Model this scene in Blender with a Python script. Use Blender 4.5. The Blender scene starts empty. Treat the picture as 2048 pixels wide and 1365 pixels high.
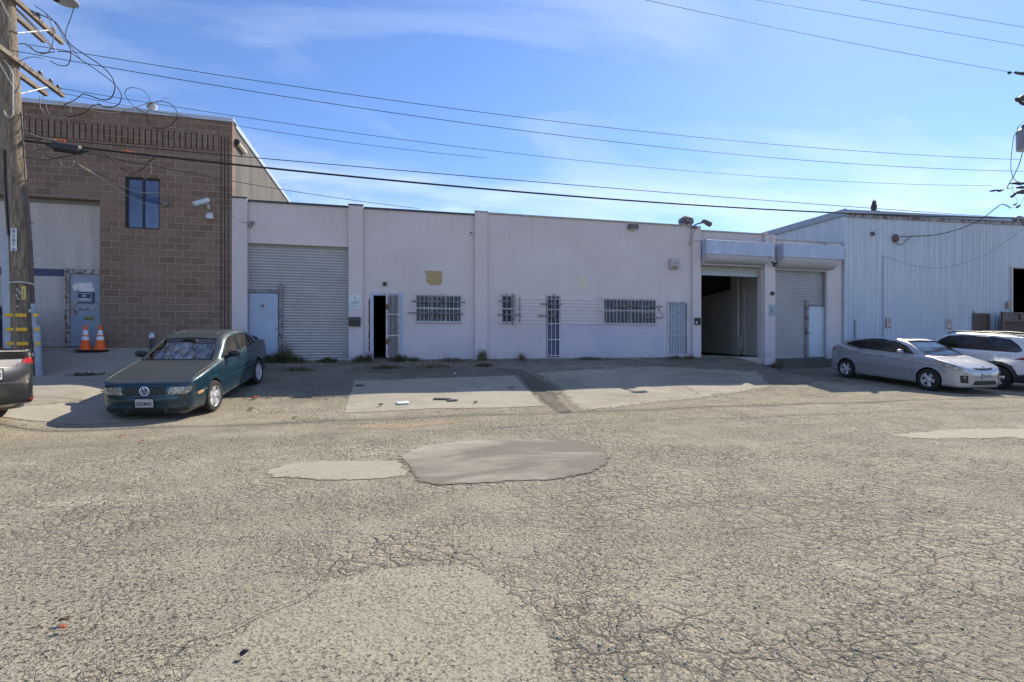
import bpy, bmesh, math, random
import numpy as np
from mathutils import Vector, Matrix, noise as mnoise
from mathutils.geometry import delaunay_2d_cdt
random.seed(7)
S = bpy.context.scene
COL = S.collection
EYE = 1.5; FPX = 994.0; YAW = math.atan(247/994.0)
# ---------------- camera
cam = bpy.data.cameras.new('camera'); camo = bpy.data.objects.new('camera', cam); COL.objects.link(camo)
camo.location = (0, 0, EYE); camo.rotation_euler = (math.radians(90), 0, -YAW)
cam.sensor_width = 36; cam.lens = FPX/2048*36; cam.clip_start = .05; cam.clip_end = 3000
S.camera = camo
# ---------------- light
SUNV = Vector((.88, .74, 1)).normalized()
elev = math.asin(SUNV.z); azim = math.atan2(SUNV.x, SUNV.y)
sl = bpy.data.lights.new('sun', 'SUN'); so = bpy.data.objects.new('sun', sl); COL.objects.link(so)
sl.energy = 4.6; sl.angle = math.radians(.5); sl.color = (1, .90, .74)
so.rotation_euler = (-SUNV).to_track_quat('-Z', 'Y').to_euler(); so.location = (20, 20, 30)
W = bpy.data.worlds.new('World'); S.world = W; W.use_nodes = True
nt = W.node_tree; bg = nt.nodes['Background']
sky = nt.nodes.new('ShaderNodeTexSky'); sky.sky_type = 'NISHITA'; sky.sun_disc = False
sky.sun_elevation = elev; sky.sun_rotation = azim; sky.air_density = 1.0; sky.dust_density = .15; sky.ozone_density = 2.5
def nn(t, typ, **k):
    n = t.nodes.new(typ)
    for a, b in k.items(): setattr(n, a, b)
    return n
tc = nn(nt, 'ShaderNodeTexCoord'); sep = nn(nt, 'ShaderNodeSeparateXYZ'); nt.links.new(tc.outputs['Generated'], sep.inputs[0])
ad = nn(nt, 'ShaderNodeMath', operation='ADD'); ad.inputs[1].default_value = .22; nt.links.new(sep.outputs[2], ad.inputs[0])
dx = nn(nt, 'ShaderNodeMath', operation='DIVIDE'); nt.links.new(sep.outputs[0], dx.inputs[0]); nt.links.new(ad.outputs[0], dx.inputs[1])
dy = nn(nt, 'ShaderNodeMath', operation='DIVIDE'); nt.links.new(sep.outputs[1], dy.inputs[0]); nt.links.new(ad.outputs[0], dy.inputs[1])
cb = nn(nt, 'ShaderNodeCombineXYZ'); nt.links.new(dx.outputs[0], cb.inputs[0]); nt.links.new(dy.outputs[0], cb.inputs[1])
mp = nn(nt, 'ShaderNodeMapping'); mp.inputs['Scale'].default_value = (.75, 1.9, 1); mp.inputs['Rotation'].default_value = (0, 0, .25); mp.inputs['Location'].default_value = (5.1, 2.2, 0)
nt.links.new(cb.outputs[0], mp.inputs[0])
n1 = nn(nt, 'ShaderNodeTexNoise'); n1.inputs['Scale'].default_value = 1.0; n1.inputs['Detail'].default_value = 7; n1.inputs['Roughness'].default_value = .52; n1.inputs['Distortion'].default_value = .5
nt.links.new(mp.outputs[0], n1.inputs['Vector'])
rp = nn(nt, 'ShaderNodeValToRGB'); rp.color_ramp.elements[0].position = .46; rp.color_ramp.elements[1].position = .74
rp.color_ramp.elements[0].color = (0, 0, 0, 1); rp.color_ramp.elements[1].color = (.5, .5, .5, 1)
nt.links.new(n1.outputs['Fac'], rp.inputs[0])
# low cumulus near the horizon
mp2 = nn(nt, 'ShaderNodeMapping'); mp2.inputs['Scale'].default_value = (4, 4, 11); nt.links.new(tc.outputs['Generated'], mp2.inputs[0])
n2 = nn(nt, 'ShaderNodeTexNoise'); n2.inputs['Scale'].default_value = 1.2; n2.inputs['Detail'].default_value = 6; nt.links.new(mp2.outputs[0], n2.inputs['Vector'])
rp2 = nn(nt, 'ShaderNodeValToRGB'); rp2.color_ramp.elements[0].position = .5; rp2.color_ramp.elements[1].position = .68; nt.links.new(n2.outputs['Fac'], rp2.inputs[0])
band = nn(nt, 'ShaderNodeMapRange'); band.inputs[1].default_value = .16; band.inputs[2].default_value = .34; band.inputs[3].default_value = .75; band.inputs[4].default_value = 0
nt.links.new(sep.outputs[2], band.inputs[0])
mm = nn(nt, 'ShaderNodeMath', operation='MULTIPLY'); nt.links.new(rp2.outputs[0], mm.inputs[0]); nt.links.new(band.outputs[0], mm.inputs[1])
mx = nn(nt, 'ShaderNodeMath', operation='MAXIMUM'); nt.links.new(rp.outputs[0], mx.inputs[0]); nt.links.new(mm.outputs[0], mx.inputs[1])
tint = nn(nt, 'ShaderNodeMix', data_type='RGBA', blend_type='MULTIPLY'); tint.inputs[0].default_value = 1
nt.links.new(sky.outputs[0], tint.inputs[6]); tint.inputs[7].default_value = SKYTINT = (.88, 1.02, 1.30, 1)
mc = nn(nt, 'ShaderNodeMix', data_type='RGBA'); nt.links.new(mx.outputs[0], mc.inputs[0]); nt.links.new(tint.outputs[2], mc.inputs[6]); mc.inputs[7].default_value = (8.2, 8.9, 10.2, 1)
nt.links.new(mc.outputs[2], bg.inputs[0]); bg.inputs[1].default_value = .10
S.view_settings.view_transform = 'Standard'; S.view_settings.look = 'None'; S.view_settings.gamma = 1
S.view_settings.exposure = .54
S.cycles.max_bounces = 8; S.cycles.use_denoising = True
# ---------------- pixel helpers (photo pixels to points on real planes)
CA, SA = math.cos(YAW), math.sin(YAW)
def X(px, Y=16.35): return Y*math.tan(YAW+math.atan((px-1024)/FPX))
def P(px, py, Y=16.35):
    x = X(px, Y); return Vector((x, Y, EYE+(682.5-py)*(Y*CA+x*SA)/FPX))
def Z(px, py, Y=16.35): return P(px, py, Y).z
# ---------------- ground height
_fy = np.array([-500, 9.3, 10.3, 11.2, 12.35, 13.7, 15, 16.35, 17.0, 900.]); _fz = np.array([0, 0, .012, .07, .235, .39, .62, .90, .93, .93])
_gy = np.linspace(8, 18, 401); _gz = np.interp(_gy, _fy, _fz)
for _ in range(60): _gz[1:-1] = (_gz[:-2]+2*_gz[1:-1]+_gz[2:])/4
def sm(a, b, x): t = np.clip((x-a)/(b-a), 0, 1); return t*t*(3-2*t)
def H(x, y):
    x = np.asarray(x, float); y = np.asarray(y, float)
    w = 1.32+(.90-1.32)*sm(-6.4, -4.3, x)+(.47-.90)*sm(12.6, 14.6, x)
    f = np.interp(y, _gy, _gz)/.9*w
    u = .012*np.sin(x*.9+1)*np.sin(y*.7)+.008*np.sin(x*2.3+y*1.7)
    return f+u*sm(3, 6, y)*(1-sm(13, 16, y))+.20*sm(-5.3, -6.7, x)*sm(8.0, 10.2, y)*(1-sm(12, 14.5, y))
def hz(x, y): return float(H(x, y))
def G(px, py):
    d = Vector((SA+(px-1024)/FPX*CA, CA-(px-1024)/FPX*SA, (682.5-py)/FPX))
    t = 1.0
    for i in range(4000):
        p = Vector((0, 0, EYE))+d*t
        if p.z <= hz(p.x, p.y): break
        t += .01
    return p
# ---------------- mesh builder
class MB:
    def __init__(s): s.v = []; s.f = []
    def add(s, vs, fs):
        o = len(s.v); s.v += [tuple(v) for v in vs]; s.f += [tuple(i+o for i in f) for f in fs]; return s
    def box(s, x0, x1, y0, y1, z0, z1, M=None):
        vs = [(x, y, z) for z in (z0, z1) for y in (y0, y1) for x in (x0, x1)]
        if M is not None: vs = [M@Vector(v) for v in vs]
        return s.add(vs, [(0, 2, 3, 1), (4, 5, 7, 6), (0, 1, 5, 4), (2, 6, 7, 3), (0, 4, 6, 2), (1, 3, 7, 5)])
    def cbox(s, x0, x1, y0, y1, z0, z1, c=.01, M=None):
        # chamfered box
        vs = []; 
        for z, e in ((z0, c), (z0+c, 0), (z1-c, 0), (z1, c)):
            for (x, y) in ((x0+e+c, y0+e), (x1-e-c, y0+e), (x1-e, y0+e+c), (x1-e, y1-e-c), (x1-e-c, y1-e), (x0+e+c, y1-e), (x0+e, y1-e-c), (x0+e, y0+e+c)): vs.append((x, y, z))
        if M is not None: vs = [M@Vector(v) for v in vs]
        fs = [tuple(range(7, -1, -1)), tuple(range(24, 32))]
        for k in range(3):
            for i in range(8): j = (i+1) % 8; fs.append((k*8+i, k*8+j, k*8+8+j, k*8+8+i))
        return s.add(vs, fs)
    def tube(s, pts, r, n=6, closed=False, cap=True, flat=None):
        pts = [Vector(p) for p in pts]; m = len(pts); rr = r if hasattr(r, '__len__') else [r]*m
        T = []
        for i in range(m):
            a = pts[(i-1) % m] if (closed or i) else pts[0]; b = pts[(i+1) % m] if (closed or i < m-1) else pts[-1]
            t = b-a; T.append(t.normalized() if t.length > 1e-9 else Vector((0, 0, 1)))
        up = Vector((0, 0, 1)) if abs(T[0].z) < .9 else Vector((1, 0, 0))
        u = T[0].cross(up).normalized(); vs = []
        for i in range(m):
            u = (u-T[i]*u.dot(T[i])); u = u.normalized() if u.length > 1e-9 else T[i].orthogonal().normalized()
            w = T[i].cross(u)
            for k in range(n):
                a = 2*math.pi*k/n; vs.append(pts[i]+(u*math.cos(a)+w*math.sin(a))*rr[i])
        fs = []
        for i in range(m if closed else m-1):
            for k in range(n):
                j = (i+1) % m; fs.append((i*n+k, i*n+(k+1) % n, j*n+(k+1) % n, j*n+k))
        if cap and not closed: fs += [tuple(range(n-1, -1, -1)), tuple(range((m-1)*n, m*n))]
        return s.add(vs, fs)
    def lathe(s, prof, c, axis=(0, 0, 1), n=24, cap=True):
        ax = Vector(axis).normalized(); u = ax.orthogonal().normalized(); w = ax.cross(u); c = Vector(c); vs = []
        for (r, h) in prof:
            for k in range(n): a = 2*math.pi*k/n; vs.append(c+ax*h+(u*math.cos(a)+w*math.sin(a))*r)
        m = len(prof); fs = [(i*n+k, i*n+(k+1) % n, (i+1)*n+(k+1) % n, (i+1)*n+k) for i in range(m-1) for k in range(n)]
        if cap: fs += [tuple(range(n-1, -1, -1)), tuple(range((m-1)*n, m*n))]
        return s.add(vs, fs)
    def prism(s, poly, o, ax, ay, ex):
        o, ax, ay, ex = map(Vector, (o, ax, ay, ex)); n = len(poly)
        a = [o+ax*p[0]+ay*p[1] for p in poly]; vs = a+[p+ex for p in a]
        fs = [tuple(range(n)), tuple(range(2*n-1, n-1, -1))]+[(i, n+i, n+(i+1) % n, (i+1) % n) for i in range(n)]
        return s.add(vs, fs)
    def build(s, name, mat, parent=None, smooth=False, local=False):
        me = bpy.data.meshes.new(name)
        v = s.v
        if parent is not None and not local:
            l = parent.matrix_basis.translation; v = [(a[0]-l.x, a[1]-l.y, a[2]-l.z) for a in v]
            if parent.parent: l = parent.parent.matrix_basis.translation; v = [(a[0]-l.x, a[1]-l.y, a[2]-l.z) for a in v]
        me.from_pydata([tuple(q) for q in v], [], s.f); me.update()
        bm = bmesh.new(); bm.from_mesh(me); bmesh.ops.recalc_face_normals(bm, faces=bm.faces); bm.to_mesh(me); bm.free()
        if mat: me.materials.append(mat)
        if smooth: me.shade_smooth() if smooth is True else None
        o = bpy.data.objects.new(name, me); COL.objects.link(o)
        if smooth == 'auto':
            me.shade_smooth(); me.set_sharp_from_angle(angle=math.radians(38))
        if parent is not None: o.parent = parent
        return o
def tag(o, label=None, cat=None, group=None, kind=None):
    if label: o['label'] = label
    if cat: o['category'] = cat
    if group: o['group'] = group
    if kind: o['kind'] = kind
    return o
def thing(name, label, cat, loc=(0, 0, 0), rot=None, group=None):
    o = bpy.data.objects.new(name, None); COL.objects.link(o); o.location = loc; o.empty_display_size = .2
    if rot is not None: o.rotation_euler = rot
    return tag(o, label, cat, group)
def copy_tree(o, parent=None):
    c = o.copy(); COL.objects.link(c)
    if parent is not None: c.parent = parent
    for ch in list(o.children): copy_tree(ch, c)
    return c
def smoothpts(pts, k=6):
    pts = [Vector(p) for p in pts]; out = []
    for i in range(len(pts)-1):
        p0 = pts[max(i-1, 0)]; p1 = pts[i]; p2 = pts[i+1]; p3 = pts[min(i+2, len(pts)-1)]
        for j in range(k):
            t = j/k; out.append(.5*((2*p1)+(p2-p0)*t+(2*p0-5*p1+4*p2-p3)*t*t+(3*p1-p0-3*p2+p3)*t**3))
    return out+[pts[-1]]
FONT = None
def text_mesh(txt, size, bold=0.0):
    c = bpy.data.curves.new('lettering', 'FONT'); c.body = txt; c.size = size; c.align_x = 'CENTER'; c.align_y = 'CENTER'; c.offset = bold; c.extrude = .0015; c.resolution_u = 3
    o = bpy.data.objects.new('lettering', c); COL.objects.link(o)
    dg = bpy.context.evaluated_depsgraph_get(); me = bpy.data.meshes.new_from_object(o.evaluated_get(dg))
    vs = [tuple(v.co) for v in me.vertices]; fs = [tuple(p.vertices) for p in me.polygons]
    bpy.data.objects.remove(o); bpy.data.curves.remove(c); bpy.data.meshes.remove(me)
    return vs, fs
def text(mb, txt, size, M, w=None, h=None, bold=0.0):
    vs, fs = text_mesh(txt, size, bold)
    if not vs: return
    xs = [v[0] for v in vs]; ys = [v[1] for v in vs]; cx = (min(xs)+max(xs))/2; cy = (min(ys)+max(ys))/2
    sx = w/(max(xs)-min(xs)) if w else 1; sy = h/(max(ys)-min(ys)) if h else (sx if w else 1)
    mb.add([M@Vector(((v[0]-cx)*sx, (v[1]-cy)*sy, v[2])) for v in vs], fs)
FACE = Matrix(((1, 0, 0, 0), (0, 0, -1, 0), (0, 1, 0, 0), (0, 0, 0, 1)))   # text plane to a wall facing -Y
# ---------------- materials
MATS = {}
class NB:
    def __init__(s, name):
        s.m = bpy.data.materials.new(name); s.m.use_nodes = True; s.t = s.m.node_tree; s.b = s.t.nodes['Principled BSDF']; MATS[name] = s.m
    def n(s, typ, **k):
        x = s.t.nodes.new('ShaderNode'+typ)
        for a, b in k.items(): setattr(x, a, b)
        return x
    def l(s, a, b): s.t.links.new(a, b); return b
    def val(s, sock, v):
        if hasattr(v, 'is_output') : s.l(v, sock)
        else: sock.default_value = v
    def pos(s, world=False, scale=None, rot=None, loc=None):
        o = s.n('NewGeometry').outputs['Position'] if world else s.n('TexCoord').outputs['Object']
        if scale is not None or rot is not None or loc is not None:
            m = s.n('Mapping'); s.l(o, m.inputs[0])
            if scale is not None: m.inputs['Scale'].default_value = scale
            if rot is not None: m.inputs['Rotation'].default_value = rot
            if loc is not None: m.inputs['Location'].default_value = loc
            o = m.outputs[0]
        return o
    def noise(s, v, scale, det=4, rough=.55, dist=0):
        x = s.n('TexNoise'); s.l(v, x.inputs['Vector']); x.inputs['Scale'].default_value = scale; x.inputs['Detail'].default_value = det; x.inputs['Roughness'].default_value = rough; x.inputs['Distortion'].default_value = dist
        return x.outputs['Fac']
    def vor(s, v, scale, feature='F1', out='Distance', rnd=1):
        x = s.n('TexVoronoi', feature=feature); s.l(v, x.inputs['Vector']); x.inputs['Scale'].default_value = scale; x.inputs['Randomness'].default_value = rnd
        return x.outputs[out]
    def ramp(s, f, a, b, va=0., vb=1.):
        x = s.n('MapRange', clamp=True); s.l(f, x.inputs[0]); x.inputs[1].default_value = a; x.inputs[2].default_value = b; x.inputs[3].default_value = va; x.inputs[4].default_value = vb
        return x.outputs[0]
    def math(s, op, a, b=0.):
        x = s.n('Math', operation=op); s.val(x.inputs[0], a); s.val(x.inputs[1], b); return x.outputs[0]
    def mix(s, f, a, b, mode='MIX'):
        x = s.n('Mix', data_type='RGBA', blend_type=mode); s.val(x.inputs[0], f)
        s.val(x.inputs[6], a if hasattr(a, 'is_output') else (*a, 1) if len(a) == 3 else a); s.val(x.inputs[7], b if hasattr(b, 'is_output') else (*b, 1) if len(b) == 3 else b)
        return x.outputs[2]
    def sepz(s, v, k):
        x = s.n('SeparateXYZ'); s.l(v, x.inputs[0]); return x.outputs[k]
    def bump(s, h, strength=1, dist=.01):
        x = s.n('Bump'); x.inputs['Strength'].default_value = strength; x.inputs['Distance'].default_value = dist; s.l(h, x.inputs['Height']); s.l(x.outputs[0], s.b.inputs['Normal']); return x
    def set(s, col=None, rough=None, metal=None, **k):
        if col is not None: s.val(s.b.inputs['Base Color'], col if hasattr(col, 'is_output') else (*col, 1))
        if rough is not None: s.val(s.b.inputs['Roughness'], rough)
        if metal is not None: s.val(s.b.inputs['Metallic'], metal)
        for a, b in k.items(): s.val(s.b.inputs[a.replace('_', ' ')], b)
        return s.m
def plain(name, col, rough=.6, metal=0, vary=.12, scale=6, bump=0, bscale=60, world=False, **k):
    if name in MATS: return MATS[name]
    b = NB(name); p = b.pos(world); f = b.noise(p, scale, 5, .6)
    c1 = tuple(c*(1-vary) for c in col); c2 = tuple(min(1, c*(1+vary)) for c in col)
    b.set(b.mix(b.ramp(f, .3, .7), c1, c2), b.ramp(b.noise(p, scale*3, 3), .3, .7, max(0, rough-.06), min(1, rough+.08)), metal, **k)
    if bump: b.bump(b.noise(p, bscale, 5, .6), 1, bump)
    return b.m
def rusty(name, col, rust=(.16, .07, .03), amt=.55, rough=.6, scale=5, metal=0, world=True, stretch=(1, 1, 1)):
    b = NB(name); p = b.pos(world, scale=stretch); f = b.noise(p, scale, 8, .68); g = b.noise(p, scale*.35, 4)
    m = b.ramp(f, amt, amt+.09); c = b.mix(b.ramp(g, .3, .7), tuple(c*.82 for c in col), tuple(min(1, c*1.12) for c in col))
    c = b.mix(m, c, b.mix(b.noise(p, scale*6, 3), rust, tuple(x*.45 for x in rust)))
    b.set(c, b.ramp(f, .4, .65, rough, .85), metal); b.bump(f, .6, .004); return b.m
# ================= materials of the setting
def asphalt(name, c1, c2, pit=.5, crack=0., agg=140., bumpd=.012, stain=None, dark=(.05, .045, .038), plate=7., pitscale=30., lumpa=1., band=0, alpha=None, gritamt=.5, pepper=0.):
    b = NB(name); p = b.pos(True)
    wn = b.n('TexNoise'); wn.inputs['Scale'].default_value = 1.3; wn.inputs['Detail'].default_value = 2; b.l(p, wn.inputs['Vector'])
    vm = b.n('VectorMath', operation='MULTIPLY_ADD'); b.l(wn.outputs['Color'], vm.inputs[0]); vm.inputs[1].default_value = (.5, .5, .5); b.l(p, vm.inputs[2])
    wn2 = b.n('TexNoise'); wn2.inputs['Scale'].default_value = 11; wn2.inputs['Detail'].default_value = 3; b.l(p, wn2.inputs['Vector'])
    vm2 = b.n('VectorMath', operation='MULTIPLY_ADD'); b.l(wn2.outputs['Color'], vm2.inputs[0]); vm2.inputs[1].default_value = (.11, .11, .11); b.l(vm.outputs[0], vm2.inputs[2]); pw = vm2.outputs[0]
    big = b.noise(p, .22, 5, .6); mid = b.noise(p, 1.7, 5, .65); fine = b.noise(p, 38, 6, .75); fin2 = b.noise(p, 150, 3, .7)
    col = b.mix(b.ramp(big, .32, .68), c1, c2)
    col = b.mix(b.ramp(mid, .35, .75, 0, .45), col, tuple(c*.78 for c in c1))
    cell = b.n('TexVoronoi', feature='F1'); b.l(p, cell.inputs['Vector']); cell.inputs['Scale'].default_value = agg; cd = cell.outputs['Distance']
    cv = b.n('SeparateColor'); b.l(cell.outputs['Color'], cv.inputs[0])
    col = b.mix(b.ramp(cv.outputs[0], .80, .97, 0, .5*gritamt), col, tuple(min(1, c*1.35) for c in c2))
    col = b.mix(b.ramp(cv.outputs[1], .75, .95, 0, .8*gritamt), col, tuple(c*.5 for c in c1))
    pn = b.noise(p, pitscale, 2.0, .5); clus = b.noise(p, .8, 4, .6)
    th = b.math('SUBTRACT', pn, b.ramp(clus, .35, .68, .10*(1-pit)+.04, -.04*pit))
    pm = b.ramp(th, .60, .66)
    col = b.mix(b.math('MULTIPLY', pm, .85), col, dark)
    if pepper:
        pp2 = b.math('MULTIPLY', b.ramp(b.noise(p, 52, 2.5, .6), .53, .60), b.ramp(b.noise(p, 2.1, 3), .3, .6, .35, 1)); col = b.mix(b.math('MULTIPLY', pp2, pepper), col, (.09, .078, .062)); pm = b.math('MAXIMUM', pm, b.math('MULTIPLY', pp2, .7))
        col = b.mix(b.ramp(b.noise(p, 60, 2, .5), .56, .64, 0, .45), col, tuple(min(1, c*1.3) for c in c2))
    h = b.math('ADD', b.math('MULTIPLY', fine, .8), b.math('MULTIPLY', mid, 1.2))
    h = b.math('ADD', h, b.math('MULTIPLY', fin2, .22))
    if lumpa: h = b.math('ADD', h, b.math('MULTIPLY', b.noise(pw, 14, 3, .6), lumpa))
    h = b.math('SUBTRACT', h, b.math('MULTIPLY', pm, .8))
    if crack > 0:
        e = b.vor(pw, plate, 'DISTANCE_TO_EDGE'); e2 = b.vor(pw, plate*2.7, 'DISTANCE_TO_EDGE')
        reg = b.ramp(b.math('ADD', b.noise(p, .5, 4, .6), b.ramp(b.sepz(p, 0), -5, 2.5, -.12, .07)), .42, .56)
        brk = b.ramp(b.noise(p, 5.5, 3), .36, .56)
        k1 = b.math('MULTIPLY', b.ramp(e, .0, .045, 1, 0), b.math('MULTIPLY', reg, brk)); k2 = b.math('MULTIPLY', b.ramp(e2, .0, .06, 1, 0), b.ramp(b.noise(p, 1.4, 3), .42, .6, .1, .7))
        cm = b.math('MULTIPLY', b.math('MAXIMUM', k1, k2), crack); col = b.mix(b.math('MULTIPLY', cm, .75), col, dark)
        pl = b.math('MULTIPLY', b.ramp(e, 0, .22), b.math('MULTIPLY', reg, 1.1*crack)); h = b.math('ADD', h, pl); h = b.math('SUBTRACT', h, b.math('MULTIPLY', cm, .9))
    if band: ln = b.noise(b.pos(True, scale=(.07, .8, 1)), 1.0, 3, .5); col = b.mix(b.ramp(ln, .42, .62, 0, .35), col, tuple(c*.66 for c in c1)); yy = b.sepz(p, 1); bd = b.math('MULTIPLY', b.math('MULTIPLY', b.ramp(yy, 8.2, 10.2), b.ramp(yy, 12.6, 11.2)), b.ramp(b.noise(b.pos(True, scale=(.5, 1.6, 1)), 1.1, 5, .65), .40, .62, 0, .75)); col = b.mix(bd, col, (.42, .345, .25))
    if stain: col = b.mix(b.ramp(b.noise(b.pos(True, scale=(.7, 1.5, 1)), .75, 5, .6, .6), .48, .68, 0, .8), col, stain)
    b.set(col, .93, 0, Specular_IOR_Level=.25); b.bump(h, 1, bumpd)
    if alpha:
        at = b.n('Attribute'); at.attribute_name = 'edge'; a_ = b.ramp(b.math('ADD', at.outputs['Fac'], b.ramp(b.noise(p, 7, 5, .7), .3, .7, -alpha[0], alpha[0]*.6)), .1, .1+alpha[1], 0, alpha[2]); b.l(a_, b.b.inputs['Alpha'])
    return b.m
M_road = asphalt('worn_asphalt', (.375, .337, .255), (.475, .43, .33), pit=.9, crack=.85, bumpd=.019, pitscale=27., pepper=.75, band=1)
M_patch_smooth = asphalt('patch_asphalt', (.325, .297, .228), (.38, .35, .27), pit=.05, bumpd=.005, lumpa=.2, alpha=(.35, .15, 1), gritamt=.25)
M_patch_dark = asphalt('patch_grey', (.165, .148, .12), (.205, .185, .15), pit=.03, bumpd=.004, stain=(.42, .385, .315), lumpa=.2, alpha=(.3, .2, 1), gritamt=.2)
M_patch_near = asphalt('patch_fine', (.34, .311, .236), (.40, .369, .284), pit=.6, bumpd=.012, pitscale=40, pepper=.45, lumpa=.5, alpha=(.3, .1, 1))
M_apron = asphalt('apron_asphalt', (.19, .17, .135), (.32, .288, .232), pit=.5, crack=.9, bumpd=.012, stain=(.11, .095, .07), plate=2.2, lumpa=.5, alpha=(.5, .2, 1))
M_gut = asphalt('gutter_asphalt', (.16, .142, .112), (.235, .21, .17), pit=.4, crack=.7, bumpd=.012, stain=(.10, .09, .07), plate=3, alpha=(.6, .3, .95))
M_slab = asphalt('slab_concrete', (.36, .33, .27), (.43, .395, .325), pit=.02, bumpd=.003, lumpa=.15, gritamt=.2, stain=(.34, .30, .235))
M_slab2 = asphalt('driveway_concrete', (.33, .30, .245), (.41, .375, .31), pit=.04, bumpd=.004, stain=(.27, .24, .185), lumpa=.2, gritamt=.25)
M_slab3 = asphalt('worn_driveway_concrete', (.315, .285, .22), (.415, .38, .30), pit=.15, bumpd=.006, stain=(.24, .215, .165), lumpa=.3, gritamt=.3, crack=.25, plate=1.6, alpha=(.6, .35, 1))
M_slab4 = asphalt('old_slab_concrete', (.35, .322, .255), (.43, .398, .32), pit=.05, bumpd=.004, lumpa=.2, gritamt=.2, stain=(.29, .26, .205), crack=.2, plate=1.2, alpha=(.3, .15, 1))
M_dust = asphalt('tan_dust', (.42, .33, .22), (.46, .37, .26), pit=.2, bumpd=.008, alpha=(.7, .8, .7), lumpa=.5)
M_dust2 = asphalt('pale_wear', (.40, .365, .30), (.45, .41, .34), pit=.1, bumpd=.008, alpha=(.6, .5, .8), lumpa=.4)
M_crack = plain('crack_fill', (.035, .033, .03), .95)

# ================= ground sheets
def tick(segs):
    out = []
    for a, b_, st in segs: out += list(np.arange(a, b_, st))
    return out+[segs[-1][1]]
gx = tick([(-400, -40, 40), (-40, -14, 2), (-14, 24, .25), (24, 60, 3), (60, 400, 40)])
gy = tick([(-300, -20, 40), (-20, 0, 2), (0, 8, .5), (8, 18, .12), (18, 60, 6), (60, 500, 55)])
GX, GY = np.meshgrid(gx, gy); GZ = H(GX, GY); nx = len(gx); ny = len(gy)
mb = MB(); mb.add(np.stack([GX, GY, GZ], -1).reshape(-1, 3).tolist(), [(j*nx+i, j*nx+i+1, (j+1)*nx+i+1, (j+1)*nx+i) for j in range(ny-1) for i in range(nx-1)])
tag(mb.build('road', M_road, smooth=True), kind='structure')
def sheet(name, poly, mat, lift=.004, step=.18, jit=.0, raise_=0, kind='structure', seed=1, edgew=.22):
    rs = random.Random(seed); poly = [Vector((p[0], p[1])) for p in poly]; bd = []
    for i in range(len(poly)):
        a = poly[i]; b_ = poly[(i+1) % len(poly)]; n = max(1, int((b_-a).length/(.06 if jit else step)))
        for k in range(n):
            q = a.lerp(b_, k/n)
            if jit: nv = mnoise.noise_vector(Vector((q.x*2.2, q.y*2.2, seed)))*jit+mnoise.noise_vector(Vector((q.x*11, q.y*11, seed)))*jit*.3; q = q+Vector((nv.x, nv.y))
            bd.append(q)
    n = len(bd); pts = list(bd); xs = [q.x for q in bd]; ys = [q.y for q in bd]
    y = min(ys)+step*.5
    while y < max(ys):
        x = min(xs)+step*.5
        while x < max(xs): pts.append(Vector((x+rs.uniform(-.02, .02), y))); x += step
        y += step
    r = delaunay_2d_cdt(pts, [], [list(range(n))], 1, 1e-5)
    vs = r[0]; fs = r[2]; m = MB()
    V3 = [(v.x, v.y, hz(v.x, v.y)+lift+raise_) for v in vs]
    if raise_ > 0:
        k = len(V3); m.add(V3, fs); cnt = {}
        for f in fs:
            for a, b_ in zip(f, f[1:]+f[:1]): cnt[(min(a, b_), max(a, b_))] = cnt.get((min(a, b_), max(a, b_)), 0)+1
        for (a, b_), c in cnt.items():
            if c == 1:
                A, B = V3[a], V3[b_]; m.add([A, B, (B[0], B[1], B[2]-raise_-lift-.01), (A[0], A[1], A[2]-raise_-lift-.01)], [(0, 1, 2, 3)])
    else: m.add(V3, fs)
    o = m.build(name, mat, smooth='auto')
    at = o.data.attributes.new('edge', 'FLOAT', 'POINT'); B_ = np.array([(q.x, q.y) for q in bd]); vv = np.array([v.co[:2] for v in o.data.vertices])
    dm = np.array([np.sqrt(((B_-q)**2).sum(1)).min() for q in vv]); at.data.foreach_set('value', np.clip(dm/edgew, 0, 1).astype(np.float32))
    return tag(o, kind=kind)
def gpoly(pp): return [tuple(G(*p)[:2]) for p in pp]
def rounded(pp, k=5):
    v = [Vector((a, b_, 0)) for a, b_ in pp]; v = v+[v[0], v[1]]; s = smoothpts(v, k); return [(q.x, q.y) for q in s[:-k]]
sheet('asphalt_apron', [(-4.4, 16.30), (-4.2, 12.2), (-1.0, 11.9), (6, 11.7), (12, 12.1), (15.5, 13.5), (18, 15), (18, 16.3)], M_apron, .003, jit=.14, seed=3, edgew=.6)
sheet('gutter_shadow_strip', gpoly([(980, 736), (1050, 738), (1105, 775), (1152, 826), (1120, 829), (1090, 812), (1035, 752)]), M_gut, .0065, jit=.05, seed=4, step=.09, edgew=.25)  # gutter asphalt whose dark colour also stands in for a missing cast shadow
sheet('concrete_slab', gpoly([(708, 762), (1033, 751), (1091, 813), (683, 827)]), M_slab4, .0065, step=.1, jit=.02, edgew=.12)
sheet('concrete_slab', gpoly([(1055, 742), (1300, 730), (1530, 742), (1560, 776), (1400, 801), (1153, 825), (1103, 776)]), M_slab3, .0065, step=.12, jit=.06, seed=5, edgew=.45)
sheet('concrete_driveway', [(-16, 16.34), (-16, 10.15), (-7, 10.2), (-4.75, 10.55), (-4.1, 12.6), (-4.45, 16.34)], M_slab2, .004, raise_=.006, step=.25, jit=.06, seed=6)
sheet('asphalt_patch', rounded(gpoly([(520, 942), (600, 925), (720, 920), (800, 925), (815, 942), (805, 957), (700, 963), (600, 960), (540, 956)])), M_patch_smooth, .0065, jit=.04, seed=7, step=.09)
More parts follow.
